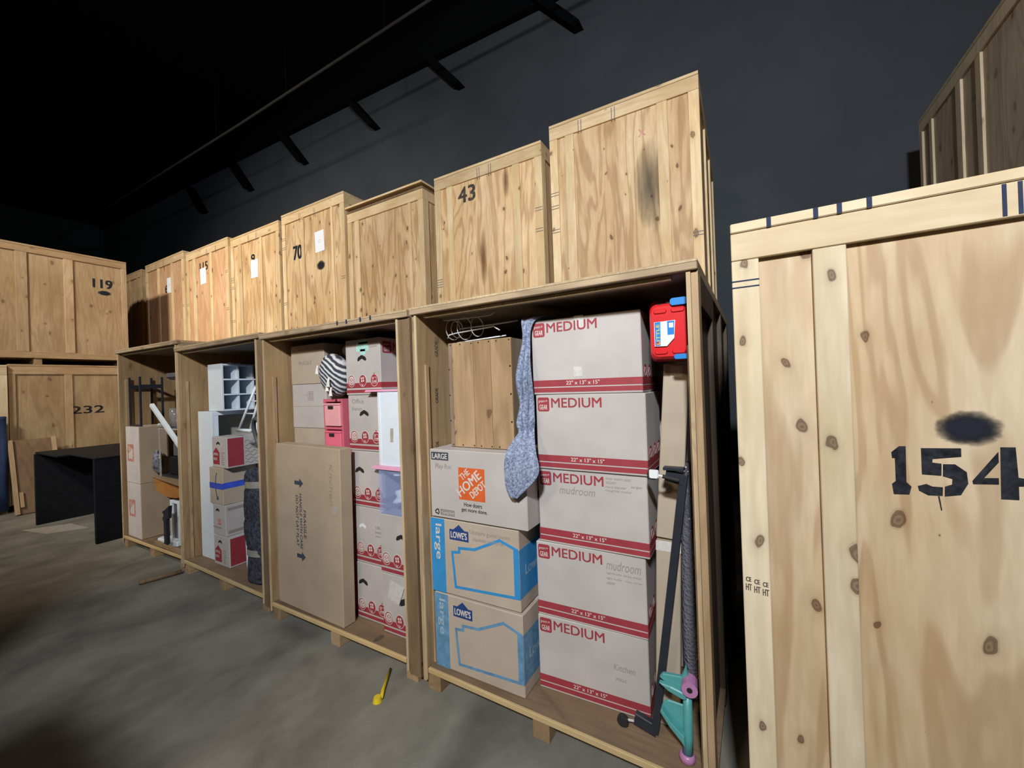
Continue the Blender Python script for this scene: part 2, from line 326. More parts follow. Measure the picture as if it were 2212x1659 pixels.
# ---------------------------------------------------------------- mesh helpers
class MB:
    """collects shapes and links them as ONE mesh object"""
    def __init__(s): s.v = []; s.f = []; s.mi = []; s.cur = 0
    def add(s, vs, fs):
        o = len(s.v); s.v += [tuple(v) for v in vs]
        for f in fs: s.f.append([o+i for i in f]); s.mi.append(s.cur)
        return s
    def box(s, x0, y0, z0, x1, y1, z1, mat=None):
        vs = [(x, y, z) for z in (z0, z1) for y in (y0, y1) for x in (x0, x1)]
        if mat is not None: vs = [tuple(mat @ Vector(v)) for v in vs]
        return s.add(vs, [(0, 2, 3, 1), (4, 5, 7, 6), (0, 1, 5, 4), (2, 6, 7, 3), (0, 4, 6, 2), (1, 3, 7, 5)])
    def hexa(s, p):  # 8 corners: bottom 4 (ccw), top 4
        return s.add(p, [(3, 2, 1, 0), (4, 5, 6, 7), (0, 1, 5, 4), (1, 2, 6, 5), (2, 3, 7, 6), (3, 0, 4, 7)])
    def prism(s, pts, a, b, face='front'):
        """2-D outline pts in the face's plane, pushed out from a to b along the normal"""
        n = len(pts); B = BAS[face]
        vs = [B @ Vector((p[0], p[1], a)) for p in pts]+[B @ Vector((p[0], p[1], b)) for p in pts]
        ar = sum(pts[i][0]*pts[(i+1) % n][1]-pts[(i+1) % n][0]*pts[i][1] for i in range(n))
        if ar < 0: vs = vs[:n][::-1]+vs[n:][::-1]
        return s.add(vs, [list(range(n))[::-1], list(range(n, 2*n))]+[(i, (i+1) % n, n+(i+1) % n, n+i) for i in range(n)])
    def stroke(s, pts, w, a, b, face='front', close=False):
        P = pts+[pts[0]] if close else pts
        for k, (p, q) in enumerate(zip(P[:-1], P[1:])):
            d = Vector((q[0]-p[0], q[1]-p[1])); L = d.length
            if L < 1e-6: continue
            d /= L; e = d*w*.5; n = Vector((-d.y, d.x))*w*.5
            p = Vector(p)-e; q = Vector(q)+e
            s.prism([tuple(p-n), tuple(q-n), tuple(q+n), tuple(p+n)], a, b+.00005*(k % 13), face)
        return s
    def tube(s, pts, r, n=8, close=False):
        P = [Vector(p) for p in pts]; R = r if isinstance(r, (list, tuple)) else [r]*len(P)
        o = len(s.v); k = len(P); prev = None
        for i, p in enumerate(P):
            a = P[i-1] if (i > 0 or close) else p; b = P[(i+1) % k] if (i < k-1 or close) else p
            t = (b-a).normalized()
            if prev is None: u = t.orthogonal().normalized()
            else: u = (prev-t*prev.dot(t)).normalized()
            prev = u; w = t.cross(u)
            for j in range(n):
                an = 2*PI*j/n; s.v.append(tuple(p+(u*math.cos(an)+w*math.sin(an))*R[i]))
        for i in range(k if close else k-1):
            for j in range(n):
                A = o+i*n; Bq = o+((i+1) % k)*n
                s.f.append([A+j, A+(j+1) % n, Bq+(j+1) % n, Bq+j]); s.mi.append(s.cur)
        if not close:
            s.f.append([o+j for j in range(n)][::-1]); s.mi.append(s.cur)
            s.f.append([o+(k-1)*n+j for j in range(n)]); s.mi.append(s.cur)
        return s
    def disc(s, c, r, a, b, face='front', n=20, sy=1.0):
        return s.prism([(c[0]+r*math.cos(2*PI*i/n), c[1]+r*sy*math.sin(2*PI*i/n)) for i in range(n)], a, b, face)
    def ring(s, c, r0, r1, a, b, face='front', n=20, sy=1.0):
        for i in range(n):
            t, u = 2*PI*i/n, 2*PI*(i+1)/n
            s.prism([(c[0]+q*math.cos(w), c[1]+q*sy*math.sin(w)) for q, w in ((r0, t), (r1, t), (r1, u), (r0, u))], a, b, face)
        return s
    def loft(s, rings, cap=True):
        o = len(s.v); n = len(rings[0])
        for r in rings: s.v += [tuple(p) for p in r]
        for i in range(len(rings)-1):
            for j in range(n):
                A = o+i*n; Bq = A+n; s.f.append([A+j, A+(j+1) % n, Bq+(j+1) % n, Bq+j]); s.mi.append(s.cur)
        if cap:
            s.f.append([o+j for j in range(n)][::-1]); s.mi.append(s.cur)
            s.f.append([o+(len(rings)-1)*n+j for j in range(n)]); s.mi.append(s.cur)
        return s
    def build(s, name, mats, parent=None, bevel=0.0, smooth=False, label=None):
        me = bpy.data.meshes.new(name); me.from_pydata(s.v, [], s.f)
        mats = mats if isinstance(mats, (list, tuple)) else [mats]
        for m in mats: me.materials.append(M[m] if isinstance(m, str) else m)
        for p, i in zip(me.polygons, s.mi): p.material_index = i
        bm = bmesh.new(); bm.from_mesh(me)
        bmesh.ops.recalc_face_normals(bm, faces=bm.faces[:])
        if bevel: bmesh.ops.bevel(bm, geom=bm.edges[:], offset=bevel, segments=1, affect='EDGES', clamp_overlap=True)
        bm.to_mesh(me); bm.free()
        if smooth:
            for p in me.polygons: p.use_smooth = True
        o = bpy.data.objects.new(name, me); COL.objects.link(o)
        if parent is not None: o.parent = parent
        if label: o['label'] = label
        return o
BAS = {'front': Matrix(((1, 0, 0), (0, 0, -1), (0, 1, 0))),
       'right': Matrix(((0, 0, 1), (1, 0, 0), (0, 1, 0))),
       'left': Matrix(((0, 0, -1), (-1, 0, 0), (0, 1, 0))),
       'top': Matrix(((1, 0, 0), (0, 1, 0), (0, 0, 1)))}

def thing(name, label, cat, loc=(0, 0, 0), rz=0.0, group=None, rot=None):
    o = bpy.data.objects.new(name, None); COL.objects.link(o); o.empty_display_size = .1
    o.location = loc; o.rotation_euler = rot if rot else (0, 0, rz)
    o['label'] = label; o['category'] = cat
    if group: o['group'] = group
    return o
def tag(o, label, cat, group=None):
    o['label'] = label; o['category'] = cat
    if group: o['group'] = group
    return o
def struct(o): o['kind'] = 'structure'; return o

_tc = {}
def text_geo(s, bold=0.0):
    k = (s, bold)
    if k in _tc: return _tc[k]
    cu = bpy.data.curves.new('lettering_curve', 'FONT'); cu.body = s; cu.size = 1.0; cu.resolution_u = 3; cu.offset = bold
    ob = bpy.data.objects.new('lettering_curve', cu); COL.objects.link(ob)
    dg = bpy.context.evaluated_depsgraph_get(); me = bpy.data.meshes.new_from_object(ob.evaluated_get(dg))
    vs = [v.co.copy() for v in me.vertices]; fs = [list(p.vertices) for p in me.polygons]
    bpy.data.objects.remove(ob); bpy.data.curves.remove(cu); bpy.data.meshes.remove(me)
    x0 = min(v.x for v in vs); x1 = max(v.x for v in vs); y0 = min(v.y for v in vs); y1 = max(v.y for v in vs)
    vs = [((v.x-x0)/(x1-x0), (v.y-y0)/(y1-y0)) for v in vs]
    _tc[k] = (vs, fs, (x1-x0)/(y1-y0)); return _tc[k]
def put_text(mb, s, x, z, h, w=None, off=.0012, face='front', roll=0.0, bold=0.0, shear=0.0):
    """lettering with lower left corner (x, z), height h, width w, turned by roll about that corner"""
    vs, fs, asp = text_geo(s)
    if w is None: w = h*asp
    c, sn = math.cos(roll), math.sin(roll); B = BAS[face]; e = bold*1.6*h
    for k, (dx, dz) in enumerate(((0, 0),) if not bold else ((-e, -e*.5), (e, -e*.5), (-e, e*.5), (e, e*.5), (0, 0))):
        out = []
        for a, b in vs:
            u = a*w+shear*b*h+dx; t = b*h+dz
            out.append(B @ Vector((x+u*c-t*sn, z+u*sn+t*c, off+k*.00004)))
        mb.add(out, fs)
    return mb
def rrect(x0, z0, x1, z1, r, n=4):
    pts = []
    for cx, cz, a0 in ((x1-r, z0+r, -PI/2), (x1-r, z1-r, 0), (x0+r, z1-r, PI/2), (x0+r, z0+r, PI)):
        for i in range(n+1):
            a = a0+PI/2*i/n; pts.append((cx+r*math.cos(a), cz+r*math.sin(a)))
    return pts

# faces: 'front' local plane y=0 (normal -y); 'right' needs its own offset -> FR(off)
def shift(mb, d):
    mb.v = [(v[0]+d[0], v[1]+d[1], v[2]+d[2]) for v in mb.v]; return mb

# ---------------------------------------------------------------- the setting
struct(MB().box(-24, -9, -.1, 7, 6.75, 0).build('floor', 'concrete'))
struct(MB().box(-24.2, 6.6, 0, 7.2, 6.8, 9.2).build('wall_back', 'wallslate'))
struct(MB().box(-24.2, -9, 0, -24, 6.6, 9.2).build('wall_left', 'wallslate'))
struct(MB().box(-24.2, -9, 9.2, 7.2, 6.8, 9.4).build('ceiling', 'roofblack'))
struct(MB().hexa([(-24, 6.45, 9.1), (7, 6.45, 8.02), (7, 6.599, 8.02), (-24, 6.599, 9.1), (-24, 6.45, 9.199), (7, 6.45, 9.199), (7, 6.599, 9.199), (-24, 6.599, 9.199)]).build('trim_1', 'roofblack'))
for i, x in enumerate((-14.9, -12.2, -9.64, -7.02, -4.65, -2.2, .3)):
    z0 = 7.64; z1 = 8.6-.0
    j = MB().hexa([(x-.10, 6.36, z0), (x+.06, 6.36, z0), (x+.06, 6.598, z0), (x-.10, 6.598, z0), (x-1.0, 6.36, z1+.06), (x-.80, 6.36, z1+.06), (x-.80, 6.598, z1+.06), (x-1.0, 6.598, z1+.06)])
    tag(j.build('roof_brace', 'roofblack'), 'black diagonal brace against the slate wall below the black roof edge', 'brace', 'roof braces along the wall')
pipe = thing('ceiling_pipe', 'thin dark pipe running under the black ceiling on hanger rods', 'pipe', (0, 4.6, 7.35))
MB().tube([(-23.9, 0, .2), (-9, 0, 0), (-2, 0, 0), (6.9, 0, 0)], .022, 8).build('pipe_run', 'pipegrey', pipe)
for x in (-12.5, -9.9, -7.3, -4.7, -2.1, .5): MB().tube([(x, 0, 0), (x, 0, 1.84)], .008, 6).build('hanger_rod', 'roofblack', pipe)

# ---------------------------------------------------------------- crates (closed storage vaults)
def crate(label, loc, w, h, d, bats, rz=0.0, mats=('ply', 'stud', 'rail'), stile=.09, rail=.13, sides=True, group='closed plywood crates', marks=None, lid=True, bt=.02, name='storage_crate', skid=True, lidmat=None):
    """origin at front left bottom corner, front faces -y"""
    t = thing(name, label, 'crate', loc, rz, group)
    p, s, r = mats
    z0 = .10 if skid else 0
    MB().box(bt, bt, z0, w-bt, d-bt, h-.03).build('panel_body', p, t)
    if skid:
        for x in (.03, w/2-.045, w-.12): MB().box(x, .02, 0, x+.09, d-.02, z0).build('skid', 'skid', t)
    MB().box(0, -.004, h-.03, w, d, h).build('lid', lidmat or r, t, .003)
    ht = h-.03
    MB().box(0, 0, ht-rail, w, bt, ht-.002).build('top_rail', r, t, .002)
    MB().box(0, 0, z0, w, bt, z0+.1).build('bottom_rail', r, t, .002)
    for x0, x1 in ((0, stile), (w-stile, w)): MB().box(x0, 0, z0+.102, x1, bt, ht-rail-.002).build('stile', s, t, .002)
    for a, b in bats: MB().box(a*w, .001, z0+.102, b*w, bt, ht-rail-.002).build('batten', s, t, .002)
    if sides:
        for sx0, sx1 in ((w-bt, w), (0, bt)):
            MB().box(sx0, bt+.001, ht-rail, sx1, d, ht-.002).build('side_rail', r, t)
            for y in (bt+.001, d*.33, d*.66, d-.09): MB().box(sx0, y, z0, sx1, y+.085, ht-rail-.002).build('side_batten', s, t)
    if marks: marks(t)
    return t
def front_text(t, s, x, z, h, mat='stencil', w=None, y=.019, name='stencil_number', bold=.03):
    mb = put_text(MB(), s, x, z, h, w, 0, bold=bold); shift(mb, (0, y, 0)); return mb.build(name, mat, t)
def ticks(t, w, h, n, bt=.02):
    for i in range(n):
        z = h*(.3+.55*random.random()); sx = 0 if random.random() < .5 else w-.09
        for dz in (0, .03): MB().box(sx, -.0012, z+dz, sx+.09, 0, z+dz+.007).build('pencil_tick', 'pen', t)
    for i in range(2):
        x = w*(.2+.6*random.random())
        for dx in (0, .03): MB().box(x+dx, -.0012, h-.16, x+dx+.007, 0, h-.03).build('pencil_tick', 'pen', t)
def paper(t, x, z, w=.2, h=.3, tilt=.03):
    c, s = math.cos(tilt), math.sin(tilt)
    pts = [(x+a*w*c-b*h*s, z+a*w*s+b*h*c) for a, b in ((0, 0), (1, 0), (1, 1), (0, 1))]
    mb = MB().prism(pts, 0, .001); shift(mb, (0, .018, 0)); p = mb.build('paper_sheet', 'paper', t)
    mb = MB()
    for i in range(2): mb.box(x+w*.3, .0165, z+h*.55-i*.03, x+w*.62, .0168, z+h*.56-i*.03)
    mb.build('printed_line', 'pencil', p)

# upper tier along the back row, from the right
def mk7(t):
    ticks(t, 1.477, 2.2, 4)
    front_text(t, 'X', .93, 1.80, .07, 'orange_worn', name='chalk_mark', bold=.01)
    mb = MB().disc((1.02, 1.30), .17, 0, .001, n=20, sy=2.9); shift(mb, (0, .0195, 0)); mb.build('weather_stain', 'weather', t)
def mk6(t):
    ticks(t, 1.5, 2.06, 4); front_text(t, '43', .36, 1.68, .19, 'stencil_mid', w=.25, bold=.02)
    for x, z, r, q in ((1.04, 1.78, .05, 4.5), (.70, .95, .055, 7), (1.16, .80, .05, 6)):
        mb = MB().disc((x, z), r, 0, .001, n=20, sy=q); shift(mb, (0, .0195, 0)); mb.build('mineral_streak', 'streak', t)
def mk4(t):
    ticks(t, 1.54, 2.3, 4); front_text(t, '70', .275, 1.57, .22, w=.215)
    paper(t, .84, 1.58, .22, .32)
    mb = MB().disc((.96, 1.37), .11, 0, .001, n=14, sy=.75); shift(mb, (0, .018, 0)); mb.build('paint_smudge', 'spray', t)
def mk3(t):
    ticks(t, 1.51, 2.25, 4); front_text(t, '9', .64, 1.72, .15, w=.11); paper(t, .62, 1.46, .22, .31, -.02)
    mb = MB().box(.70, .017, .42, .82, .0185, .46); mb.build('blue_tape_piece', 'tape_blue', t)
def mk2(t):
    ticks(t, 1.6, 2.27, 3); front_text(t, '115', .52, 1.86, .16, w=.30); paper(t, .53, 1.60, .23, .31)
def mk1(t):
    ticks(t, 1.8, 2.35, 3); front_text(t, '6', .91, 1.64, .16, w=.11); paper(t, 1.0, 1.62, .24, .32, -.03)
LOW = 2.28
UP = [  # x0, x1, y, top, battens, marks, label, group-mates
 (-1.742, -.265, 4.05, 4.495, [(.12, .185), (.75, .815)], mk7, 'large tall plywood crate with black weathered streaks, rightmost and tallest looking of the upper row', ('ply', 'stud', 'rail')),
 (-3.334, -1.83, 4.02, 4.365, [(.13, .185), (.755, .815)], mk6, 'plywood crate stencilled 43, next to the tallest crate in the upper row', ('ply', 'stud', 'rail')),
 (-4.955, -3.50, 3.985, 4.316, [(.10, .165), (.82, .85)], None, 'plywood crate with raised lid and no number, between crates 43 and 70', ('ply', 'stud', 'rail')),
 (-6.523, -4.975, 3.95, 4.63, [(.33, .375), (.80, .83)], mk4, 'plywood crate stencilled 70 with white paper and black smudge, upper row', ('ply', 'stud', 'rail')),
 (-8.05, -6.54, 3.91, 4.553, [(.16, .23), (.62, .66)], mk3, 'pale plywood crate with digit 9 above a white paper, left of crate 70', ('ply', 'stud', 'rail')),
 (-9.676, -8.06, 3.87, 4.589, [(.16, .24), (.58, .63)], mk2, 'plywood crate with white paper covering its number, third crate left of crate 70', ('ply_red', 'stud', 'rail')),
 (-11.50, -9.69, 3.83, 4.65, [(.32, .37), (.68, .73)], mk1, 'reddish plywood crate with digit 6 beside a white paper, near left end of upper row', ('ply_red', 'stud', 'rail')),
 (-13.1, -11.62, 3.80, 4.60, [(.5, .55), (.80, .86)], None, 'narrow visible sliver of crate between crate 119 and the reddish crate', ('ply_old', 'stud_old', 'rail_old')),
]
LOWN = ['tallest crate', 'crate 43', 'crate with the raised lid', 'crate 70', 'crate with digit 9', 'third papered crate left of crate 70', 'reddish crate', 'sliver of crate at the far left']
for i, (x0, x1, y, top, bats, mk, lab, mats) in enumerate(UP):
    c = crate(lab, (x0, y, LOW+.002), x1-x0, top-LOW, 2.1, bats, marks=mk, mats=mats, group='upper row crates', lidmat='dark_ply' if i == 2 else None)
    if i == 2:   # its lid has ridden up on a spacer
        MB().box(-.01, -.03, top-LOW+.035, x1-x0+.01, 2.1, top-LOW+.06).build('loose_lid_sheet', 'rail', c)
        MB().box(.05, .05, top-LOW, x1-x0-.05, 2.0, top-LOW+.034).build('lid_spacer', 'dark_ply', c)
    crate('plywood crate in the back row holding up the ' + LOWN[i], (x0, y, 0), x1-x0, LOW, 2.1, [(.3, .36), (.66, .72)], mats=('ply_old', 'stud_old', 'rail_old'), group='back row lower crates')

# the left wall of crates, long sides facing the aisle
def mk119(t): front_text(t, '119', 1.81, 1.40, .155, w=.25); mb = MB().disc((1.955, 1.315), .1, 0, .001, n=14, sy=.5); shift(mb, (0, .018, 0)); mb.build('paint_smudge', 'spray', t)
def mk232(t): front_text(t, '232', .68, 1.48, .13, w=.41, bold=.02)
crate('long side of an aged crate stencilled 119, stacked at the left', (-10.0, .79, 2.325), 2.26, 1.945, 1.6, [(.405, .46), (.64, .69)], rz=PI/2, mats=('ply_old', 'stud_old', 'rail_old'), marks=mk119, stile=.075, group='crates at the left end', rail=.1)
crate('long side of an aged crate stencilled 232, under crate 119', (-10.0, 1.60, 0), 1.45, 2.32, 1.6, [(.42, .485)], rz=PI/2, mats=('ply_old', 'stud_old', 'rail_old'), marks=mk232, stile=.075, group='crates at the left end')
crate('bright edged crate at the far left edge beside crate 232', (-9.955, -.80, 0), 2.385, 2.30, 1.5, [(.4, .45)], rz=PI/2, mats=('ply_pale', 'stud_pale', 'rail_pale'), group='crates at the left end')

# crate 154
def mk154(t):
    D = [[[(.375, 1.486), (.391, 1.503), (.405, 1.504), (.404, 1.405), (.414, 1.393), (.409, 1.371), (.377, 1.369), (.374, 1.397), (.382, 1.406), (.382, 1.47), (.376, 1.47)]],
         [[(.436, 1.5), (.513, 1.503), (.513, 1.481), (.458, 1.472), (.457, 1.462), (.475, 1.46), (.474, 1.428), (.436, 1.429)], [(.478, 1.459), (.501, 1.46), (.522, 1.441), (.524, 1.411), (.51, 1.38), (.479, 1.373), (.48, 1.399), (.494, 1.406), (.495, 1.421), (.477, 1.427)], [(.427, 1.396), (.444, 1.403), (.456, 1.397), (.476, 1.397), (.475, 1.374), (.447, 1.373), (.429, 1.384)], [(.466, 1.372), (.469, 1.372), (.473, 1.335), (.471, 1.335)]],
         [[(.532, 1.419), (.58, 1.497), (.58, 1.47), (.553, 1.428), (.579, 1.43), (.579, 1.414), (.533, 1.411)], [(.584, 1.509), (.61, 1.51), (.613, 1.434), (.624, 1.432), (.624, 1.413), (.613, 1.412), (.613, 1.378), (.582, 1.377)]]]
    for dg in D:
        mb = MB()
        for pl in dg: mb.prism(pl, 0, .0012)
        shift(mb, (0, .0195, 0)); mb.build('stencil_digit', 'stencil', t)
    mb = MB().disc((.528, 1.556), .07, 0, .001, n=24, sy=.72); shift(mb, (0, .0185, 0)); mb.build('paint_smudge', 'spray', t)
    for x in (.105, .222, .277, .343): MB().box(x-.006, -.0052, 2.172, x+.006, -.0038, 2.2015).build('marker_tick', 'ink_blue', t)
    for x in (.60, .627): MB().box(x-.004, -.0014, 2.088, x+.004, 0, 2.168).build('marker_tick', 'ink_blue', t)
    for z in (2.015, 1.995): MB().box(0, -.0012, z, .075, 0, z+.004).build('pencil_tick', 'ink_blue', t)
    mb = MB()
    for k in range(3):
        put_text(mb, 'HT', .008+k*.023, 1.03-.004*k, .02, .016, .0012, bold=.02); put_text(mb, 'CE', .009+k*.023, 1.058-.004*k, .014, .014, .0012, roll=0, bold=.03)
    mb.build('grade_stamp', 'stencil_faint', t)
crate('large pale crate with black stencilled 154 filling the right side', (-.021, 1.49, 0), 1.52, 2.202, 2.05, [(.139, .191), (.80, .855)], mats=('ply_pale', 'stud_pale', 'rail_pale'), marks=mk154, stile=.075, rail=.088, group='front row crates')

# unseen crates added across the aisle; their tops throw the shade on the floor
crate('unseen taller plywood crate added across the aisle to shade the floor, facing the far left vault', (-2.10, -.9, 0), 1.22, 2.74, 1.2, [(.3, .36), (.66, .72)], rz=PI, group='unseen crates across the aisle')
crate('unseen lower plywood crate added across the aisle to shade the floor, facing the nearest vaults', (.06, -.9, 0), 1.56, 2.2, 1.2, [(.3, .36), (.66, .72)], rz=PI, group='unseen crates across the aisle')

# the dim stack at the upper right
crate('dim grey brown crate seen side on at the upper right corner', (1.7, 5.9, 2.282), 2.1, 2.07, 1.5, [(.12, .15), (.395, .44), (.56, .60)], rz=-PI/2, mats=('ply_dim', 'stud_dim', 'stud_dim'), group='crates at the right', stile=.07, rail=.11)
crate('plywood crate behind crate 154 holding up the dim crate', (1.7, 5.9, 0), 2.1, 2.28, 1.5, [(.3, .36), (.66, .72)], rz=-PI/2, mats=('ply_old', 'stud_old', 'rail_old'), group='crates at the right')

# ---------------------------------------------------------------- open vaults
def vault(label, loc, w, h, rz, marks=None, d=2.0, sr=.026, smat='vstud', omat='ply_old'):
    """origin: front left floor corner; open towards -y"""
    t = thing('open_storage_vault', label, 'storage vault', loc, rz, 'open plywood vaults')
    pw, st = .016, .024
    for x in (.03, w/2-.05, w-.12): MB().box(x, .01, 0, x+.09, d, .104).build('skid', 'skid', t, .003)
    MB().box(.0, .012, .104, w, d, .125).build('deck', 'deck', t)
    MB().box(.045, -.004, .100, w-sr-pw-.005, .012, .127).build('deck_edge', 'deck_edge', t, .002)
    zt = h-.045
    for nm, a in (('left_panel', st), ('right_panel', w-sr-pw)):
        MB().box(a, .003, .126, a+pw, d-.02, zt).build(nm, 'side_shade' if omat == 'side_shade' and a > 1 else 'ply_in', t)
        MB().box(a, -.003, .06, a+pw, .003, zt).build('panel_edge', 'edge', t)
    for sx0, sx1 in ((0, st), (w-sr, w)):
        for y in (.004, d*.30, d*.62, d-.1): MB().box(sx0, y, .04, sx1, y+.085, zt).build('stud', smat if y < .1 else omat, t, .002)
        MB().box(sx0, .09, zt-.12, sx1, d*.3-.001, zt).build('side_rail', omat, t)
    MB().box(st+pw, .055, .126, st+pw+.012, .08, h*.85).build('stop_strip', 'vstud', t)
    MB().box(w-sr-pw-.012, .055, .126, w-sr-pw, .08, h*.85).build('stop_strip', 'vstud', t)
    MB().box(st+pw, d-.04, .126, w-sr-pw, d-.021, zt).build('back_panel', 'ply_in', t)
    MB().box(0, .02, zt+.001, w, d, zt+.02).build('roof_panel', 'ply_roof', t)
    MB().box(0, -.014, zt+.003, w, .02, h).build('roof_rail', 'vrail', t, .003)
    MB().box(.0, -.016, h-.012, w, -.0142, h-.003).build('roof_edge', 'edge', t)
    MB().box(.08, .022, zt-.016, w-.10, .05, zt).build('roof_stop_strip', 'edge', t)
    MB().box(0, .02, zt+.021, w, d, h-.002).build('roof_top', 'ply_old', t)
    if marks: marks(t)
    return t
def vm3(t):
    for x in (.92, 1.01, 1.14, 1.23): MB().box(x, -.0175, 2.14, x+.014, -.0162, 2.166).build('marker_tick', 'ink_blue', t)
    mb = MB().disc((1.13, .06), .02, 0, .002, 'top', 8, 2.0); shift(mb, (0, 0, .125)); mb.build('deck_stain', 'stencil_faint', t)
vault('tall open vault at far left end holding white faced boxes and a table', (-6.329, 1.82, 0), 1.50, 2.275, .015, sr=.05)
vault('open vault holding the white bookcase and strapped dark bundle', (-4.80, 1.81, 0), 1.55, 2.19, -.022, sr=.075, smat='dark_ply')
def vm4(t):
    mb = MB()
    for k, z in enumerate((1.30, 1.62, 1.90)): put_text(mb, 'GRADE', .155+.01*k, z, .025, .09, 0, 'right', roll=PI/2, bold=.01)
    shift(mb, (.0412, 0, 0)); mb.build('grade_stamp', 'stencil_faint', t)
vault('open vault holding the tall fragile box and pink drawers', (-3.20, 1.745, 0), 1.535, 2.167, -.005, vm3, sr=.085, smat='dark_ply')
vault('nearest open vault, filled with medium boxes and blue printed boxes', (-1.646, 1.738, 0), 1.508, 2.172, -.02, vm4, omat='side_shade')

# ---------------------------------------------------------------- cartons
def carton(name, label, loc, size, mat='carton', rz=0.0, group=None, rot=None, seam=True, bevel=.004):
    """origin at the front left bottom corner of the box"""
    t = thing(name, label, 'box', loc, rz, group, rot)
    w, d, h = size
    MB().box(0, 0, 0, w, d, h).build('carton', mat, t, bevel)
    if seam:
        MB().box(.002, d/2-.025, h, w-.002, d/2+.025, h+.0006).build('packing_tape', 'tape', t)
    return t
def med_badge(mb, x0, z0, w, h, face='front', off=0.0):
    mb.cur = 0; mb.prism(rrect(x0, z0, x0+w, z0+h, w*.15), off, off+.0008, face)
    mb.cur = 1
    put_text(mb, 'pen+', x0+w*.1, z0+h*.58, h*.24, w*.76, off+.0014, face)
    put_text(mb, 'GEAR', x0+w*.16, z0+h*.14, h*.34, w*.68, off+.0014, face, bold=.01)
    mb.cur = 0
def medium_box(label, loc, rz=0.0, notes=None, tapes=None, mat='carton_med', z=.381):
    W_, D_, H_ = .555, .33, z
    t = carton('medium_moving_box', label, loc, (W_, D_, H_), mat, rz, 'medium moving boxes')
    mb = MB(); med_badge(mb, .011, .296, .065, .072); mb.build('badge_logo', ['red', 'pale_ink'], t)
    put_text(MB(), 'MEDIUM', .088, .316, .047, .262, .0012, bold=.013).build('size_lettering', 'red', t)
    for a, b in ((.040, .073), (.011, .034)):
        MB().box(0, -.0008, a, W_, 0, b).box(W_, 0, a, W_+.0008, D_, b).build('stripe_band', 'red', t)
    put_text(MB(), '22" x 13" x 15"', .185, .0475, .019, .17, .0016, bold=.012).build('dimension_lettering', 'pale_ink', t)
    mb = MB()
    for k, y in enumerate((.07, .17, .27)):
        mb.cur = 0; q = MB(); q.disc((y, .095), .033, 0, .001, 'right', 16, 1.15); q.cur = 1; q.ring((y, .098), .018, .024, .0011, .002, 'right', 6); shift(q, (W_, 0, 0))
        o = len(mb.v); mb.v += q.v; mb.f += [[o+i for i in f] for f in q.f]; mb.mi += q.mi
    mb.build('packing_icons', ['red', 'pale_ink'], t)
    if notes:
        for s, x, zz, h, w in notes: put_text(MB(), s, x, zz, h, w, .0012, shear=.15).build('handwriting', 'pencil', t)
    for x, zz, w, h in (tapes or []): MB().box(x, -.001, zz, x+w, 0, zz+h).build('tape_patch', 'tape', t)
    return t
B0 = .1262
medium_box('medium box at bottom of the five box stack, standing on the deck', (-.975, 1.897, B0), .05, [('Kitchen', .39, .20, .03, .10), ('misc', .40, .15, .02, .05)])
medium_box('medium box second from bottom, mudroom written right of its lettering', (-.972, 1.90, B0+.3825), .03, [('mudroom', .37, .30, .045, .16), ('lightbulbs tarps mats', .37, .275, .013, .16), ('light bulbs   misc cords', .37, .250, .013, .165), ('paper', .37, .225, .014, .04)])
medium_box('medium box in middle of the stack, mudroom written under its lettering', (-.950, 1.905, B0+.765), .0, [('mudroom', .12, .262, .038, .185), ('winter weather boots', .36, .352, .012, .12), ('vacuum', .36, .332, .012, .05), ('hand blender', .36, .312, .012, .10), ('target', .48, .318, .012, .05), ('magnet coats', .36, .292, .012, .12)])
medium_box('clean medium box second from top, blue blanket over its left edge', (-.942, 1.895, B0+1.1475), -.005)
medium_box('medium box at top of the stack with two shiny tape patches', (-.952, 1.89, B0+1.53), .01, None, [(.235, .325, .05, .06), (.225, .085, .045, .05)])
for i, z in enumerate((0, .382, .765, 1.148, 1.53)):
    pass
hb = medium_box('medium box mostly hidden behind the leaning tall carton, stripes showing', (-.75, 2.40, B0+1.53))
carton('plain_moving_box', 'large pale box under the hidden striped box, behind tall carton', (-.74, 2.38, B0), (.52, .5, 1.525), 'carton_white', 0)

# the orange logo box and the two blue printed boxes
def vrect(t, nm, mat, x0, z0, x1, z1, off=.0008, face='front', dx=0.0):
    mb = MB().prism([(x0, z0), (x1, z0), (x1, z1), (x0, z1)], 0, off, face)
    if face == 'right': shift(mb, (dx, 0, 0))
    return mb.build(nm, mat, t)
def depot_logo(t, x0, z0, s, tilt=0.0, dim=False):
    vrect(t, 'orange_square', 'orange', x0, z0, x0+s, z0+s*1.02)
    mb = MB(); a = math.radians(40)
    def dl(st, u, v, h, w): # along the diagonal from the lower left corner
        c, sn = math.cos(a), math.sin(a)
        put_text(mb, st, x0+u*c*s-v*sn*s, z0+u*sn*s+v*c*s, h*s, w*s, .0016, roll=a, bold=.02)
    dl('THE', .50, .36, .20, .40); dl('HOME', .10, .005, .29, 1.08); dl('DEPOT', .46, -.30, .22, .68)
    mb.build('logo_lettering', 'pale_ink', t)
hd = carton('large_logo_box', 'large box with orange square logo and slogan, under the wooden crate', (-1.580, 1.783, B0+.85), (.625, .40, .385), 'carton_med', 0, 'large boxes in the nearest vault')
vrect(hd, 'size_label', 'slate_ink', .012, .325, .136, .370)
put_text(MB(), 'LARGE', .021, .333, .029, .106, .0016, bold=.02).build('size_lettering', 'pale_ink', hd)
depot_logo(hd, .203, .118, .172)
mb = MB(); put_text(mb, 'How doers', .235, .083, .022, .118, .0012, bold=.008); put_text(mb, 'get more done.', .218, .049, .026, .168, .0012, bold=.008); mb.build('slogan_lettering', 'black', hd)
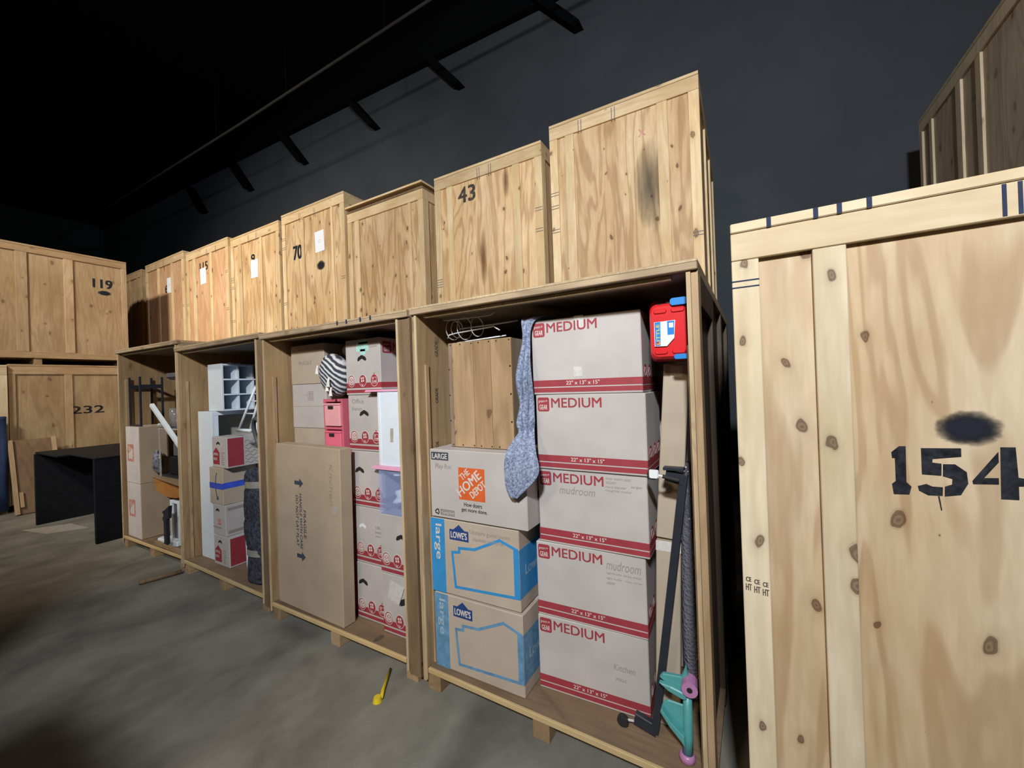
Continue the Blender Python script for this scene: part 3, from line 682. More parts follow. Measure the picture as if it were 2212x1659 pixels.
put_text(MB(), 'Play Rm', .04, .27, .035, .11, .0012, shear=.1).build('handwriting', 'pencil', hd)
mb = MB(); cx, cz = .045, .032
for k in range(3):
    a = PI/2+k*2*PI/3; p = (cx+.014*math.cos(a), cz+.014*math.sin(a)); q = (cx+.014*math.cos(a+1.5), cz+.014*math.sin(a+1.5))
    mb.stroke([p, q], .006, 0, .0008); mb.disc(q, .006, 0, .0009, n=3)
mb.build('recycling_symbol', 'black', hd)
mb = MB(); mb.stroke([(.07, .018), (.165, .018), (.165, .046), (.07, .046)], .002, 0, .0008, close=True)
put_text(mb, 'PLEASE REUSE AND', .075, .035, .007, .085); put_text(mb, 'RECYCLE THIS BOX', .075, .023, .007, .085); mb.build('fine_print', 'black', hd)
vrect(hd, 'side_print', 'slate_ink', .12, .14, .20, .18, face='right', dx=.625)

def house_box(label, loc, rz, blue, worn):
    t = carton('large_blue_printed_box', label, loc, (.574, .40, .418), 'carton', rz, 'large boxes in the nearest vault')
    vrect(t, 'blue_band', blue, .0, .0, .098, .416)
    put_text(MB(), 'large', .022, .385, .055, .20, .0014, roll=-PI/2, bold=.01).build('size_lettering', 'pale_ink' if not worn else 'lblue_pale', t)
    mb = MB(); pts = [(.133, .31), (.262, .31), (.262, .368), (.236, .368), (.198, .398), (.160, .368), (.133, .368)]
    mb.prism(pts, 0, .0008); mb.build('gable_logo', 'navy', t)
    put_text(MB(), "LOWE'S", .143, .322, .036, .108, .0014, bold=.02).build('logo_lettering', 'pale_ink', t)
    mb = MB(); P = [(.148, .239), (.196, .246), (.196, .269), (.30, .278), (.459, .352), (.560, .318), (.566, .072), (.165, .049)]
    mb.stroke(P, .015, 0, .0008, close=True); mb.prism([(.54, .072), (.572, .068), (.572, .318), (.54, .322)], 0, .0009)
    mb.build('house_outline', blue, t)
    vrect(t, 'side_band', blue, 0, .068, .40, .318, face='right', dx=.574)
    mb = MB(); put_text(mb, "Lowe's", .06, .17, .06, .20, .0014, 'right', bold=.01); shift(mb, (.574, 0, 0)); mb.build('side_lettering', 'lblue_pale', t)
    if not worn:
        mb = MB(); put_text(mb, 'Upstairs guest room', .27, .355, .028, .25, .0012, shear=.1); put_text(mb, 'blankets comforter', .29, .325, .02, .2, .0012, shear=.1); mb.build('handwriting', 'pencil', t)
    return t
house_box('faded large box with worn blue house outline, lowest of the left stack', (-1.578, 1.783, B0), 0.0, 'lblue_worn', True)
house_box('large box with bright blue house outline, between faded box and logo box', (-1.590, 1.786, B0+.424), 0.012, 'lblue', False)

# wooden slatted crate standing on end
wc = thing('wooden_box', 'rustic plank crate standing on end atop the orange logo box', 'crate', (-1.502, 1.885, B0+1.238), -.02)
xs = [0, .028, .178, .298, .432]; kinds = ['plank_grey', 'old_plank', 'brown_plank', 'old_plank']
for k in range(4): MB().box(xs[k]+.001, 0, 0, xs[k+1]-.001, .018, .604).build('plank', kinds[k], wc, .002)
MB().box(.002, .0185, 0, .02, .30, .602).build('side_board', 'plank_grey', wc); MB().box(.412, .0185, 0, .43, .30, .602).build('side_board', 'plank_grey', wc)
MB().box(.021, .0185, 0, .411, .30, .018).build('end_board', 'plank_grey', wc); MB().box(.021, .0185, .584, .411, .30, .602).build('end_board', 'plank_grey', wc)
mb = MB()
for x in (.02, .09, .17, .22, .29, .34, .42):
    for z in (.012, .592): mb.disc((x, z), .004, 0, .002, n=6)
for z in (.15, .3, .45): mb.disc((.423, z), .005, 0, .002, n=6); mb.disc((.006, z), .004, 0, .002, n=6)
mb.build('nail_head', 'black', wc)

# chrome wire rack on top of it
rk = thing('wire_rack', 'chrome wire rack lying on the rustic plank crate', 'rack', (-1.50, 1.90, B0+1.8435))
def wt(nm, pts, r=.0045): MB().tube(pts, r, 8).build(nm, 'steel', rk, smooth=True)
wt('rail_wire', [(-.045, 0, .148), (-.03, 0, .138), (.28, 0, .134), (.30, 0, .138), (.32, .0, .149)], .004)
wt('rail_wire', [(.07, .02, .082), (.30, .02, .085), (.455, .02, .089)], .0045)
wt('rail_wire', [(-.01, .0, .03), (.0, 0, .05), (.05, 0, .056), (.28, 0, .068), (.31, 0, .07), (.35, 0, .045)], .004)
wt('rail_wire', [(.02, .05, .006), (.10, .05, .010), (.36, .05, .02)], .004)
for x, r in ((.0, .055), (.03, .045), (.085, .06), (.175, .05)):
    MB().tube([(x+.01*math.cos(2*PI*i/20), .04+r*math.cos(2*PI*i/20), .085+r*math.sin(2*PI*i/20)*1.1) for i in range(20)], .003, 6, True).build('ring_wire', 'steel', rk, smooth=True)

# blue felt blanket hanging in the gap
def blanket():
    rows = [(-.86, -.72, 2.052, 2.10), (-.93, -.80, 2.058, 1.98), (-.955, -.86, 2.062, 1.90), (-.968, -.90, 2.045, 1.872), (-.972, -.915, 2.02, 1.868), (-.958, -.922, 1.965, 1.875), (-.966, -.922, 1.90, 1.868), (-.99, -.924, 1.845, 1.858), (-1.002, -.923, 1.79, 1.852), (-1.016, -.923, 1.735, 1.848), (-.995, -.924, 1.675, 1.865), (-.982, -.922, 1.62, 1.872), (-1.004, -.922, 1.56, 1.858), (-1.012, -.923, 1.51, 1.846), (-.978, -.928, 1.468, 1.862), (-1.035, -.922, 1.43, 1.80), (-1.078, -.918, 1.385, 1.765), (-1.094, -.905, 1.34, 1.752), (-1.100, -.898, 1.30, 1.748), (-1.102, -.912, 1.262, 1.746), (-1.100, -.948, 1.225, 1.746), (-1.092, -.99, 1.19, 1.746), (-1.078, -1.026, 1.165, 1.748), (-1.062, -1.040, 1.15, 1.75)]
    n = 17; vs = []; fs = []
    for i, (a, b, z, y) in enumerate(rows):
        a *= y/1.83; b *= y/1.83; a -= .006; b += .004
        amp = .026 if z > 1.45 else .010
        for j in range(n):
            u = j/(n-1); ph = 5.5*PI*u+i*.5
            vs.append((a+(b-a)*u, y-amp*(1+math.sin(ph))*.5*(.2 if z > 2.01 else 1)+.006*math.sin(i*1.7+j*.6)*(1 if z > 1.45 else .3), z+.02*math.sin(u*8+i*.9)*(.15 if z > 1.95 else 1 if z > 1.45 else .12)))
    for i in range(len(rows)-1):
        for j in range(n-1): fs.append((i*n+j, (i+1)*n+j, (i+1)*n+j+1, i*n+j+1))
    o = MB().add(vs, fs).build('moving_blanket', 'felt', None, smooth=True)
    s = o.modifiers.new('thickness', 'SOLIDIFY'); s.thickness = .008; s.offset = 1
    su = o.modifiers.new('smooth', 'SUBSURF'); su.levels = 1; su.render_levels = 2
    tag(o, 'blue grey felt blanket hanging crumpled between plank crate and medium boxes', 'blanket')
blanket()

# red toy basket upright on the tall carton
rb = thing('toy_basket', 'red plastic toy basket with blue handles jammed at top right', 'toy', (-.357, 1.822, 1.80))
def rr3(x0, z0, x1, z1, r, y): return [(p[0], y, p[1]) for p in rrect(x0, z0, x1, z1, r, 5)]
MB().loft([rr3(.02, .01, .158, .225, .03, 0), rr3(.012, .0, .163, .235, .03, .012), rr3(.0, -.006, .168, .262, .03, .11), rr3(-.008, -.006, .170, .27, .03, .115), rr3(-.008, -.006, .170, .27, .03, .13)]).build('basket_body', 'redplastic', rb, smooth=False)
for x, z in ((.03, .192), (.1, .192), (.03, .018), (.1, .018)): 
    MB().loft([rr3(x, z, x+.055, z+.022, .0105, .0), rr3(x+.004, z+.004, x+.051, z+.018, .0065, -.006)]).build('foot_pad', 'redplastic', rb)
for x, z in ((.045, .232), (.08, .237), (.115, .240), (.15, .243), (.05, .252), (.085, .256), (.12, .259)):
    mb = MB(); yy = .01+(z-.225)/.04*.07
    mb.box(x, yy-.012, z-.007, x+.018, yy+.03, z+.006); mb.build('slot_hole', 'hole', rb)
MB().loft([rr3(.10, .222, .168, .252, .012, -.012), rr3(.097, .218, .17, .256, .014, .012)]).build('upper_handle', 'blueplastic', rb, label='blue handle')
MB().loft([rr3(.11, -.004, .165, .016, .009, -.012), rr3(.105, -.005, .168, .018, .010, .012)]).build('lower_handle', 'blueplastic', rb, label='blue handle')
mb = MB(); mb.cur = 0; mb.prism([(.033, .055), (.082, .053), (.112, .085), (.118, .16), (.033, .158)], .007, .0078)
mb.cur = 1; mb.prism([(.035, .057), (.057, .056), (.059, .158), (.035, .157)], .0079, .0084); mb.prism([(.086, .10), (.112, .10), (.115, .158), (.086, .158)], .0079, .0084)
mb.cur = 2; put_text(mb, 'LITTLE', .054, .062, .013, .085, .0089, roll=PI/2, bold=.02)
mb.cur = 0; mb.prism([(.093, .13), (.11, .13), (.11, .15), (.093, .15)], .0085, .009)
mb.cur = 3; mb.disc((.046, .066), .007, .0085, .009, n=12)
mb.build('sticker', ['paper', 'blueplastic', 'yellow', 'redplastic'], rb)

# two tall narrow cartons and the things at the right
tl = carton('tall_narrow_box', 'lower tall narrow carton leaning beside the medium box stack', (-.400, 1.932, B0+.005), (.105, .16, .845), 'carton_tan', 0, 'tall narrow cartons', rot=(0, .035, .10))
MB().box(-.001, -.001, .80, .106, .0, .846).build('tape_strip', 'tape', tl)
tu = carton('tall_narrow_box', 'upper tall narrow carton leaning under the red toy basket', (-.372, 1.945, B0+.861), (.108, .15, .80), 'carton_tan', 0, 'tall narrow cartons', rot=(0, .075, .10))
MB().box(.03, -.001, .74, .08, 0, .79).build('tape_patch', 'tape', tu)
bw = MB().loft([[(x+r*math.cos(a)*1.0, y+r*math.sin(a), z) for a in [2*PI*k/16 for k in range(16)]] for x, y, z, r in ((-.262, 2.18, B0+.002, .035), (-.262, 2.18, .16, .043), (-.258, 2.175, .5, .046), (-.25, 2.17, .9, .046), (-.245, 2.165, 1.28, .042), (-.243, 2.165, 1.30, .03))]).build('bubble_wrap_roll', 'bubble', None, smooth=True)
tag(bw, 'dark shiny bubble wrapped roll standing behind the black bed rail', 'roll')
br = thing('bed_rail', 'black angle iron bed rail with casters leaning right of medium boxes', 'bed frame', (-.393, 1.845, B0))
def angle_bar(p0, p1, w, t, nm, yd=.03):
    p0, p1 = Vector(p0), Vector(p1); d = (p1-p0).normalized(); s = Vector((d.z, 0, -d.x))
    mb = MB()
    for a, b, y0, y1 in ((-w/2, w/2, 0, t), (w/2-t, w/2, t, yd)):
        P = []
        for p in (p0, p1): P += [p+s*a+Vector((0, y0, 0)), p+s*b+Vector((0, y0, 0)), p+s*b+Vector((0, y1, 0)), p+s*a+Vector((0, y1, 0))]
        mb.hexa(P)
    return mb.build(nm, 'black_metal', br, .001)
angle_bar((.004, 0, .022), (.165, -.035, 1.185), .032, .004, 'upright_rail')
angle_bar((.165, -.036, 1.168), (.095, -.046, 1.182), .052, .004, 'upper_arm')
MB().box(.088, -.06, 1.205, .17, -.02, 1.218).build('arm_plate', 'black_metal', br, .002)
MB().tube([(.085, -.052, 1.178), (.15, -.052, 1.166)], .0085, 10).build('caster_socket', 'rubber', br)
MB().tube([(.06, -.052, 1.182), (.09, -.052, 1.177)], .004, 8).build('caster_stem', 'steel', br)
def wheel(x, y, z, r, hub):
    mb = MB(); mb.tube([(x, y-.009, z), (x, y+.009, z)], r, 20); w = mb.build('caster_wheel', 'rubber', br)
    MB().loft([rr3(x-.012, z-.014, x+.022, z+.020, .007, y-.015), rr3(x-.014, z-.016, x+.026, z+.022, .007, y-.009)]).build('caster_fork', hub, w, label='white fork' if hub != 'rubber' else None)
wheel(.044, -.045, 1.182, .023, 'white_warm')
angle_bar((.012, .0, .03), (-.085, .005, .05), .05, .004, 'lower_arm')
wheel(-.135, .0, .030, .026, 'rubber')
MB().tube([(-.112, 0, .04), (-.085, 0, .045)], .005, 8).build('caster_stem', 'steel', br)

tt = thing('toy_stand', 'teal plastic toy stand with lilac caps beside the right post', 'toy', (-.254, 1.80, B0))
MB().tube([(.005, 0, .03), (.010, 0, .10), (.012, 0, .30)], [.022, .0185, .0175], 14).build('post', 'teal', tt, smooth=True)
MB().loft([[(.003+r*math.cos(a), r*math.sin(a), z) for a in [2*PI*k/16 for k in range(16)]] for z, r in ((.0, .022), (.004, .030), (.022, .032), (.034, .026))]).build('foot_cap', 'purple', tt, smooth=True, label='lilac foot cap')
MB().tube([(.026, -.04, .325), (.020, .02, .325)], .031, 16).build('top_cap', 'purple', tt, label='lilac round cap')
MB().tube([(.0262, -.0415, .325), (.0259, -.0385, .325)], .011, 12).build('cap_recess', 'hole', tt)
def fin(pts, nm, y0, y1):
    MB().prism(pts, -y1, -y0).build(nm, 'teal', tt, .004)
fin([(-.098, .315), (-.085, .335), (-.01, .345), (.012, .400), (.018, .34), (.012, .27), (-.005, .272), (-.06, .292)], 'upper_wing', -.004, .016)
fin([(-.098, .31), (-.06, .285), (-.004, .268), (.012, .272), (.012, .295), (-.05, .308)], 'upper_wing_lip', -.03, -.004)
fin([(-.096, .18), (-.088, .205), (-.07, .222), (.0, .222), (.0, .07), (-.015, .09), (-.055, .135)], 'lower_wing', .006, .016)
fin([(-.096, .185), (-.088, .20), (-.052, .155), (.0, .115), (.0, .07), (-.015, .09), (-.06, .135)], 'lower_wing_lip', -.03, .006)

# ---------------------------------------------------------------- vault with the tall box
def down_text(mb, s, x, ztop, h, w, bold=.015): put_text(mb, s, x, ztop, h, w, .0012, roll=-PI/2, bold=bold, shear=.15)
fb = carton('tall_fragile_box', 'tall flat brown carton printed FRAGILE HANDLE WITH CARE', (-3.115, 1.775, B0+.0095), (.752, .095, 1.197), 'carton_brown', 0, seam=False, rot=(0, .012, -.012))
mb = MB(); down_text(mb, 'FRAGILE', .335, .735, .029, .20); down_text(mb, 'HANDLE WITH CARE', .29, .85, .029, .40); down_text(mb, 'DO NOT LAY FLAT', .245, .835, .029, .37); mb.build('warning_lettering', 'slate_ink', fb)
def arrow(x, z):
    mb = MB(); mb.prism([(x, z-.014), (x+.06, z-.014), (x+.06, z-.034), (x+.105, z), (x+.06, z+.034), (x+.06, z+.014), (x, z+.014)], 0, .001); mb.build('printed_arrow', 'slate_ink', fb)
arrow(.235, .925); arrow(.245, .395)
mb = MB(); mb.prism([(.02, .694), (.748, .694), (.748, .697), (.02, .697)], 0, .0008); mb.build('carton_crease', 'carton', fb)
mb = MB(); down_text(mb, 'Kitchen', .635, 1.09, .04, .28, 0); mb.build('handwriting', 'faint', fb)
mb = MB(); mb.disc((.69, .78), .03, 0, .0008, n=12); mb.build('grey_stamp', 'offgrey', fb)

def icon_set(t, w, y0=0.0):
    mb = MB()
    for k, x in enumerate((.055, .165, .275)):
        x = x*w/.335; r = .034; c = (x, .098)
        mb.cur = 0
        if k == 1: mb.disc(c, r, 0, .0016, n=20, sy=1.22)
        elif k == 2:
            mb.disc(c, r, 0, .0016, n=20, sy=1.15); mb.prism([(x-.036, .115), (x+.036, .115), (x, .148)], 0, .0017)
        else: mb.ring(c, r*.86, r, .0, .0016, n=20, sy=1.15); mb.prism([(x-.03, .080), (x, .061), (x+.03, .080), (x+.022, .076), (x, .068), (x-.022, .076)], 0, .0017)
        mb.cur = 1
        mb.ring(c, r, r+.003, 0, .0018, n=20, sy=1.15)
        if k == 0:
            mb.disc(c, r*.84, 0, .0010, n=20, sy=1.15); mb.cur = 0
            mb.stroke([(x-.016, .108), (x, .098), (x+.018, .108), (x, .118)], .0025, 0, .0019, close=True); mb.stroke([(x-.016, .108), (x-.015, .086), (x, .076), (x+.017, .086), (x+.018, .108)], .0025, 0, .0019); mb.stroke([(x, .098), (x, .076)], .0025, 0, .0019)
        elif k == 1:
            for dx, dz in ((-.012, .014), (.006, .016), (-.010, -.004), (.008, -.002)): mb.prism([(x+dx-.006, .098+dz-.006), (x+dx+.007, .098+dz-.005), (x+dx+.006, .098+dz+.009), (x+dx-.006, .098+dz+.008)], 0, .002)
            mb.stroke([(x-.012, .075), (x-.004, .062), (x+.004, .072)], .004, 0, .002)
        else:
            mb.stroke([(x-.02, .078), (x+.02, .078), (x+.02, .118), (x-.02, .118)], .003, 0, .002, close=True)
            for dx, dz in ((-.009, .010), (-.009, -.008), (.004, -.008), (.012, -.008)): mb.prism([(x+dx-.004, .098+dz-.005), (x+dx+.004, .098+dz-.005), (x+dx+.004, .098+dz+.005), (x+dx-.004, .098+dz+.005)], 0, .002)
    mb.build('packing_icons', ['red', 'pale_ink'], t)
def grip(t, x, z, s=1.0, mat='hole', flip=False):
    q = -1 if flip else 1
    pts = [(-.045, -.012), (-.04, -.022), (-.022, -.016), (0, -.004), (.022, -.016), (.04, -.022), (.046, -.010), (.036, .006), (.0, .022), (-.036, .006)]
    mb = MB().prism([(x+a*s, z+b*s*q) for a, b in pts], -.004, .0010); return mb.build('hand_hole', mat, t)
def end_box(label, loc, w=.335, h=.386, d=.555, gx=.5, gz=.66, notes=None, side=False, gmat='hole', gs=1.0):
    t = carton('medium_box_end', label, loc, (w, d, h), 'carton_med', 0, 'medium boxes seen end on')
    MB().box(0, -.0008, .048, w, 0, .083).box(w, 0, .048, w+.0008, d, .083).build('stripe_band', 'red', t)
    MB().box(0, -.0008, .014, w, 0, .036).build('stripe_band', 'red', t)
    icon_set(t, w); grip(t, gx*w, gz*h, gs, gmat)
    if side:
        mb = MB(); med_badge(mb, .02, .28, .08, .08, 'right'); shift(mb, (w, 0, 0)); mb.build('badge_logo', ['red', 'pale_ink'], t)
        mb = put_text(MB(), 'MEDIUM', .115, .30, .05, .28, .0012, 'right', bold=.02); shift(mb, (w, 0, 0)); mb.build('size_lettering', 'red', t)
    if notes:
        for s, x, z, hh, ww in notes: put_text(MB(), s, x, z, hh, ww, .0012, shear=.1).build('handwriting', 'pencil', t)
    return t
zz = [B0+i*.3885 for i in range(5)]
e5 = end_box('box end with icons at the bottom left of the icon box stack', (-2.405, 1.915, zz[0]), .30, gx=.22)
end_box('box end with white cloth showing in its hand hole', (-2.405, 1.92, zz[1]), .30, gx=.24, gmat='white_warm', notes=[('Office', .20, .25, .02, .06), ('books', .20, .22, .02, .06), ('photos', .20, .19, .02, .06)], gs=.8)
end_box('box end in the middle behind the pink rim, dark hand hole', (-2.425, 1.92, zz[2]), .325, gx=.25)
end_box('box end below the topmost, left of the white toy cabinet', (-2.44, 1.92, zz[3]), .335, gx=.48, gz=.68, notes=[('Office', .04, .33, .03, .12), ('frames', .04, .28, .025, .1)])
tp = end_box('topmost box end, mint tape across its upper edge', (-2.452, 1.92, zz[4]), .348, gx=.48, gz=.66, side=True, notes=[('books, games', .25, .345, .014, .085), ('puzzles', .25, .32, .014, .07)])
mb = MB()
for x, z, w, h in ((.115, .30, .12, .065), (.155, .275, .05, .04), (.14, .35, .09, .03)): mb.box(x, -.0012, z, x+w, 0, min(z+h, .384))
M['mint'] = simple('mint_tape', (.42, .72, .66), .3, var=.1, scale=50); mb.build('mint_tape', 'mint', tp)
end_box('box end at the lower right, torn plastic over its hand hole', (-2.100, 1.872, B0), .30, gx=.72, gz=.60, gs=1.5, h=.386)
pk = MB().prism([(0, 0), (.10, -.03), (.15, .09), (.03, .115)], 0, .004).build('plastic_sheet', 'tape', None); pk.location = (-2.05, 1.868, B0+.235)
tag(pk, 'crumpled clear plastic sheet stuck to the lower right icon box', 'plastic')
end_box('box end under the clear tote, second at the lower right', (-2.100, 1.868, B0+.3885), .30, gx=.62, gz=.65)

# clear tote with clothes, the white toy cabinet on top
to = thing('clear_tote', 'clear plastic tote of pale clothes under the white toy cabinet', 'tote', (-2.095, 1.865, B0+.778))
mb = MB(); th = .285
mb.box(0, 0, 0, .30, .004, th).box(0, .396, 0, .30, .40, th).box(0, .004, 0, .004, .396, th).box(.296, .004, 0, .30, .396, th).box(.004, .004, 0, .296, .396, .004)
M['tote'] = simple('blue_tinted_clear_plastic', (.45, .58, .95), .08, var=.02, alpha=.22)
mb.build('tub', 'tote', to)
def blob(name, mat, c, r, parent=None, seed=0, amp=.18, nu=20, nv=14):
    rnd = random.Random(seed); k = [(rnd.uniform(1, 4), rnd.uniform(1, 5), rnd.uniform(0, 6)) for _ in range(4)]
    rings = []
    for i in range(1, nv):
        t = PI*i/nv; ring = []
        for j in range(nu):
            p = 2*PI*j/nu; w = 1+amp*sum(math.sin(round(a)*p+b*t+c_) for a, b, c_ in k)/4
            ring.append((c[0]+r[0]*math.sin(t)*math.cos(p)*w, c[1]+r[1]*math.sin(t)*math.sin(p)*w, c[2]+r[2]*math.cos(t)*w))
        rings.append(ring)
    return MB().loft(rings).build(name, mat, parent, smooth=True)
tag(blob('folded_clothes', 'white', (-1.975, 1.985, .985), (.075, .08, .055), None, 3, .5), 'white clothes bundled in the bottom of the clear tote', 'clothes')
tag(blob('folded_clothes', 'denimblue', (-1.965, 2.05, 1.098), (.075, .085, .048), None, 5, .3), 'dark blue clothes in the middle of the clear tote', 'clothes')
tag(blob('folded_clothes', 'white', (-1.985, 1.935, 1.158), (.06, .045, .014), None, 8, .4), 'pale garment lying across the top inside the clear tote', 'clothes')
dh = thing('toy_cabinet', 'white toy cabinet with pink top and base above the clear tote', 'toy', (-2.09, 1.868, B0+1.066))
MB().box(.0, 0, .022, .27, .30, .505).build('cabinet_body', 'white', dh, .004)
MB().box(.012, -.004, .03, .024, 0, .50).build('corner_rib', 'white_warm', dh)
mb = MB().prism([(-.07, .008), (-.02, .0), (.27, .0), (.27, .02), (-.03, .024)], -.04, .012); mb.prism([(.0, .0), (.27, .0), (.27, .0215), (.0, .0215)], -.30, -.041); mb.build('base_rim', 'pink_rim', dh)
mb = MB().prism([(-.11, .507), (.27, .507), (.27, .518), (-.10, .520)], -.04, .006); mb.prism([(0, .507), (.27, .507), (.27, .518), (0, .518)], -.30, -.041); mb.build('top_rim', 'pink_rim', dh)
mb = MB().prism([(.11, .18), (.135, .18), (.14, .27), (.112, .268)], 0, .001); mb.build('barcode_label', 'offgrey', dh)

# left column of plain cartons
plain = [('top plain carton in the left column, faint writing', -3.118, .410, 1.774, 2.078, 'carton_tan'),
         ('middle plain carton in the left column with a small barcode', -3.112, .415, 1.436, 1.772, 'carton_med'),
         ('tall plain carton behind the fragile box, carrying two cartons', -3.105, .410, B0, 1.434, 'carton_tan')]
pc = []
for lab, x, w, z0, z1, mt in plain:
    pc.append(carton('plain_carton', lab, (x, 1.93, z0), (w, .42, z1-z0), mt, 0, 'plain cartons behind the fragile box'))
put_text(MB(), 'FRAGILE', .10, .15, .03, .16, .0012).build('handwriting', 'pencil', pc[0])
mb = MB()
mb.stroke([(.20, .215), (.265, .215), (.265, .28), (.20, .28)], .003, 0, .0008, close=True)
for i in range(5): mb.prism([(.21+i*.011, .222), (.215+i*.011, .222), (.215+i*.011, .273), (.21+i*.011, .273)], 0, .0008)
mb.prism([(.17, .25), (.19, .25), (.19, .255), (.17, .255)], 0, .0008); mb.build('barcode_print', 'pencil', pc[1])
MB().box(0, -.0008, .165, .415, 0, .169).build('flap_seam', 'carton_brown', pc[1])

# pink drawer tower, slightly tilted
pd = thing('drawer_tower', 'pink plastic drawer tower squeezed between the carton columns', 'drawers', (-2.672, 1.90, B0), 0, rot=(0, -.0, 0))
H = 1.53; wd = .212
fr = MB(); fr.box(0, 0, 0, .016, .30, H).box(wd-.016, 0, 0, wd, .30, H)
for z in (0, .30, .60, .90, 1.135, 1.31, H-.02): fr.box(.016, .004, z, wd-.016, .30, z+.02)
fr.box(.016, .29, .02, wd-.016, .30, H-.02)
def lean(mb): mb.v = [(v[0]-.028*(v[2]/H)+.010, v[1], v[2]) for v in mb.v]; return mb
lean(fr).build('tower_frame', 'pink_frame', pd)
for z0, z1, mt in ((.022, .296, 'pink'), (.322, .596, 'pink_pale'), (.622, .896, 'pink'), (.922, 1.13, 'pink_frame'), (1.157, 1.306, 'pink'), (1.335, 1.505, 'pink_pale')):
    mb = MB(); mb.box(.026, -.012, z0, wd-.02, .26, z1-.006); mb.box(.020, -.018, z1-.020, wd-.017, .0, z1-.006); dr = lean(mb).build('drawer', mt, pd, .003)
    mb = MB(); mb.box(.075, -.0195, z1-.045, .125, -.0105, z1-.024); lean(mb).build('finger_slot', 'hole', dr)

# rolled striped throw with tassels
def throw():
    t = thing('rolled_throw', 'black and white striped tasselled throw bundled on the pink tower', 'blanket', (-2.575, 1.865, 1.665))
    rings = []
    for i in range(1, 16):
        th = PI*i/16; ring = []
        for j in range(28):
            p = 2*PI*j/28
            x = .128*math.sin(th)*math.cos(p)*(1+.03*math.sin(5*p)); z = .165*math.sin(th)*math.sin(p)*(1+.03*math.sin(4*p)); y = -.10*math.cos(th)
            a = .30; ring.append((x*math.cos(a)-z*math.sin(a)*.6, y+.06, x*math.sin(a)*.3+z*math.cos(a)+.165))
        rings.append(ring)
    b = MB().loft(rings).build('throw_body', 'stripe_cloth', t, smooth=True)
    for x, z, y in ((-.075, .18, -.028), (.055, .055, -.045), (.085, .02, -.04), (.075, .085, -.05)):
        mb = MB(); mb.tube([(x, y, z+.055), (x, y-.005, z+.03)], .007, 8); mb.loft([[(x+r*math.cos(q), y-.008+r*.6*math.sin(q), zz_) for q in [2*PI*k/10 for k in range(10)]] for zz_, r in ((z+.036, .005), (z+.028, .010), (z+.012, .013), (z-.006, .017))]); mb.build('tassel', 'cream', t)
throw()
wp = blob('plush_toy', 'cream', (-2.60, 2.06, 2.02), (.036, .04, .042), None, 2, .15); tag(wp, 'small white plush peeking out above the striped throw', 'toy')
gb = blob('grey_bag', 'quilt', (-2.36, 2.18, 2.094), (.12, .1, .016), None, 6, .3); tag(gb, 'dark grey bag stuffed on top of the mint taped box', 'bag')

# ---------------------------------------------------------------- vault with the white bookcase
bc = thing('bookcase', 'tall white bookcase turned sideways along the vault wall', 'bookcase', (-4.715, 1.945, B0))
w_, d_, h_ = .262, .62, 1.432
MB().box(0, 0, 0, w_, .02, h_).build('end_panel', 'white', bc, .002)
MB().box(0, d_-.02, 0, w_, d_, h_).build('end_panel', 'white', bc, .002)
MB().box(0, .021, 0, .012, d_-.021, h_).build('back_panel', 'offgrey', bc)
for z in (0, .55, 1.0, h_-.04): MB().box(.013, .021, z, w_-.012, d_-.021, z+.03).build('shelf', 'white', bc)
MB().box(w_-.012, .021, .03, w_, .06, h_-.041).box(w_-.012, d_-.06, .03, w_, d_-.021, h_-.041).box(w_-.012, .021, h_-.04, w_, d_-.021, h_).build('face_frame', 'white', bc)
cb = thing('cubby_organizer', 'white nine hole cubby organizer standing on the bookcase', 'shelf', (-4.585, 1.985, B0+1.434))
cw, cd, ch = .262, .445, .455
MB().box(0, 0, 0, cw, .018, ch).build('end_panel', 'white', cb, .002); MB().box(0, cd-.018, 0, cw, cd, ch).build('end_panel', 'white', cb, .002)
MB().box(0, .0185, 0, .01, cd-.0185, ch).build('back_panel', 'offgrey', cb)
for z in (0, .15, .296, ch-.016): MB().box(.0105, .0185, z, cw, cd-.0185, z+.014).build('shelf', 'white', cb)
for y in (.145, .285):
    for z in (.0145, .1645, .3105): MB().box(.0105, y, z, cw-.002, y+.012, z+.128).build('divider', 'white', cb)
dv = MB().loft([rr3(-4.56, 2.019, -4.44, 2.036, .008, 2.13), rr3(-4.56, 2.019, -4.44, 2.036, .008, 2.22)]).build('white_gadget', 'white_warm'); tag(dv, 'small white gadget lying on top of the cubby organizer', 'gadget')

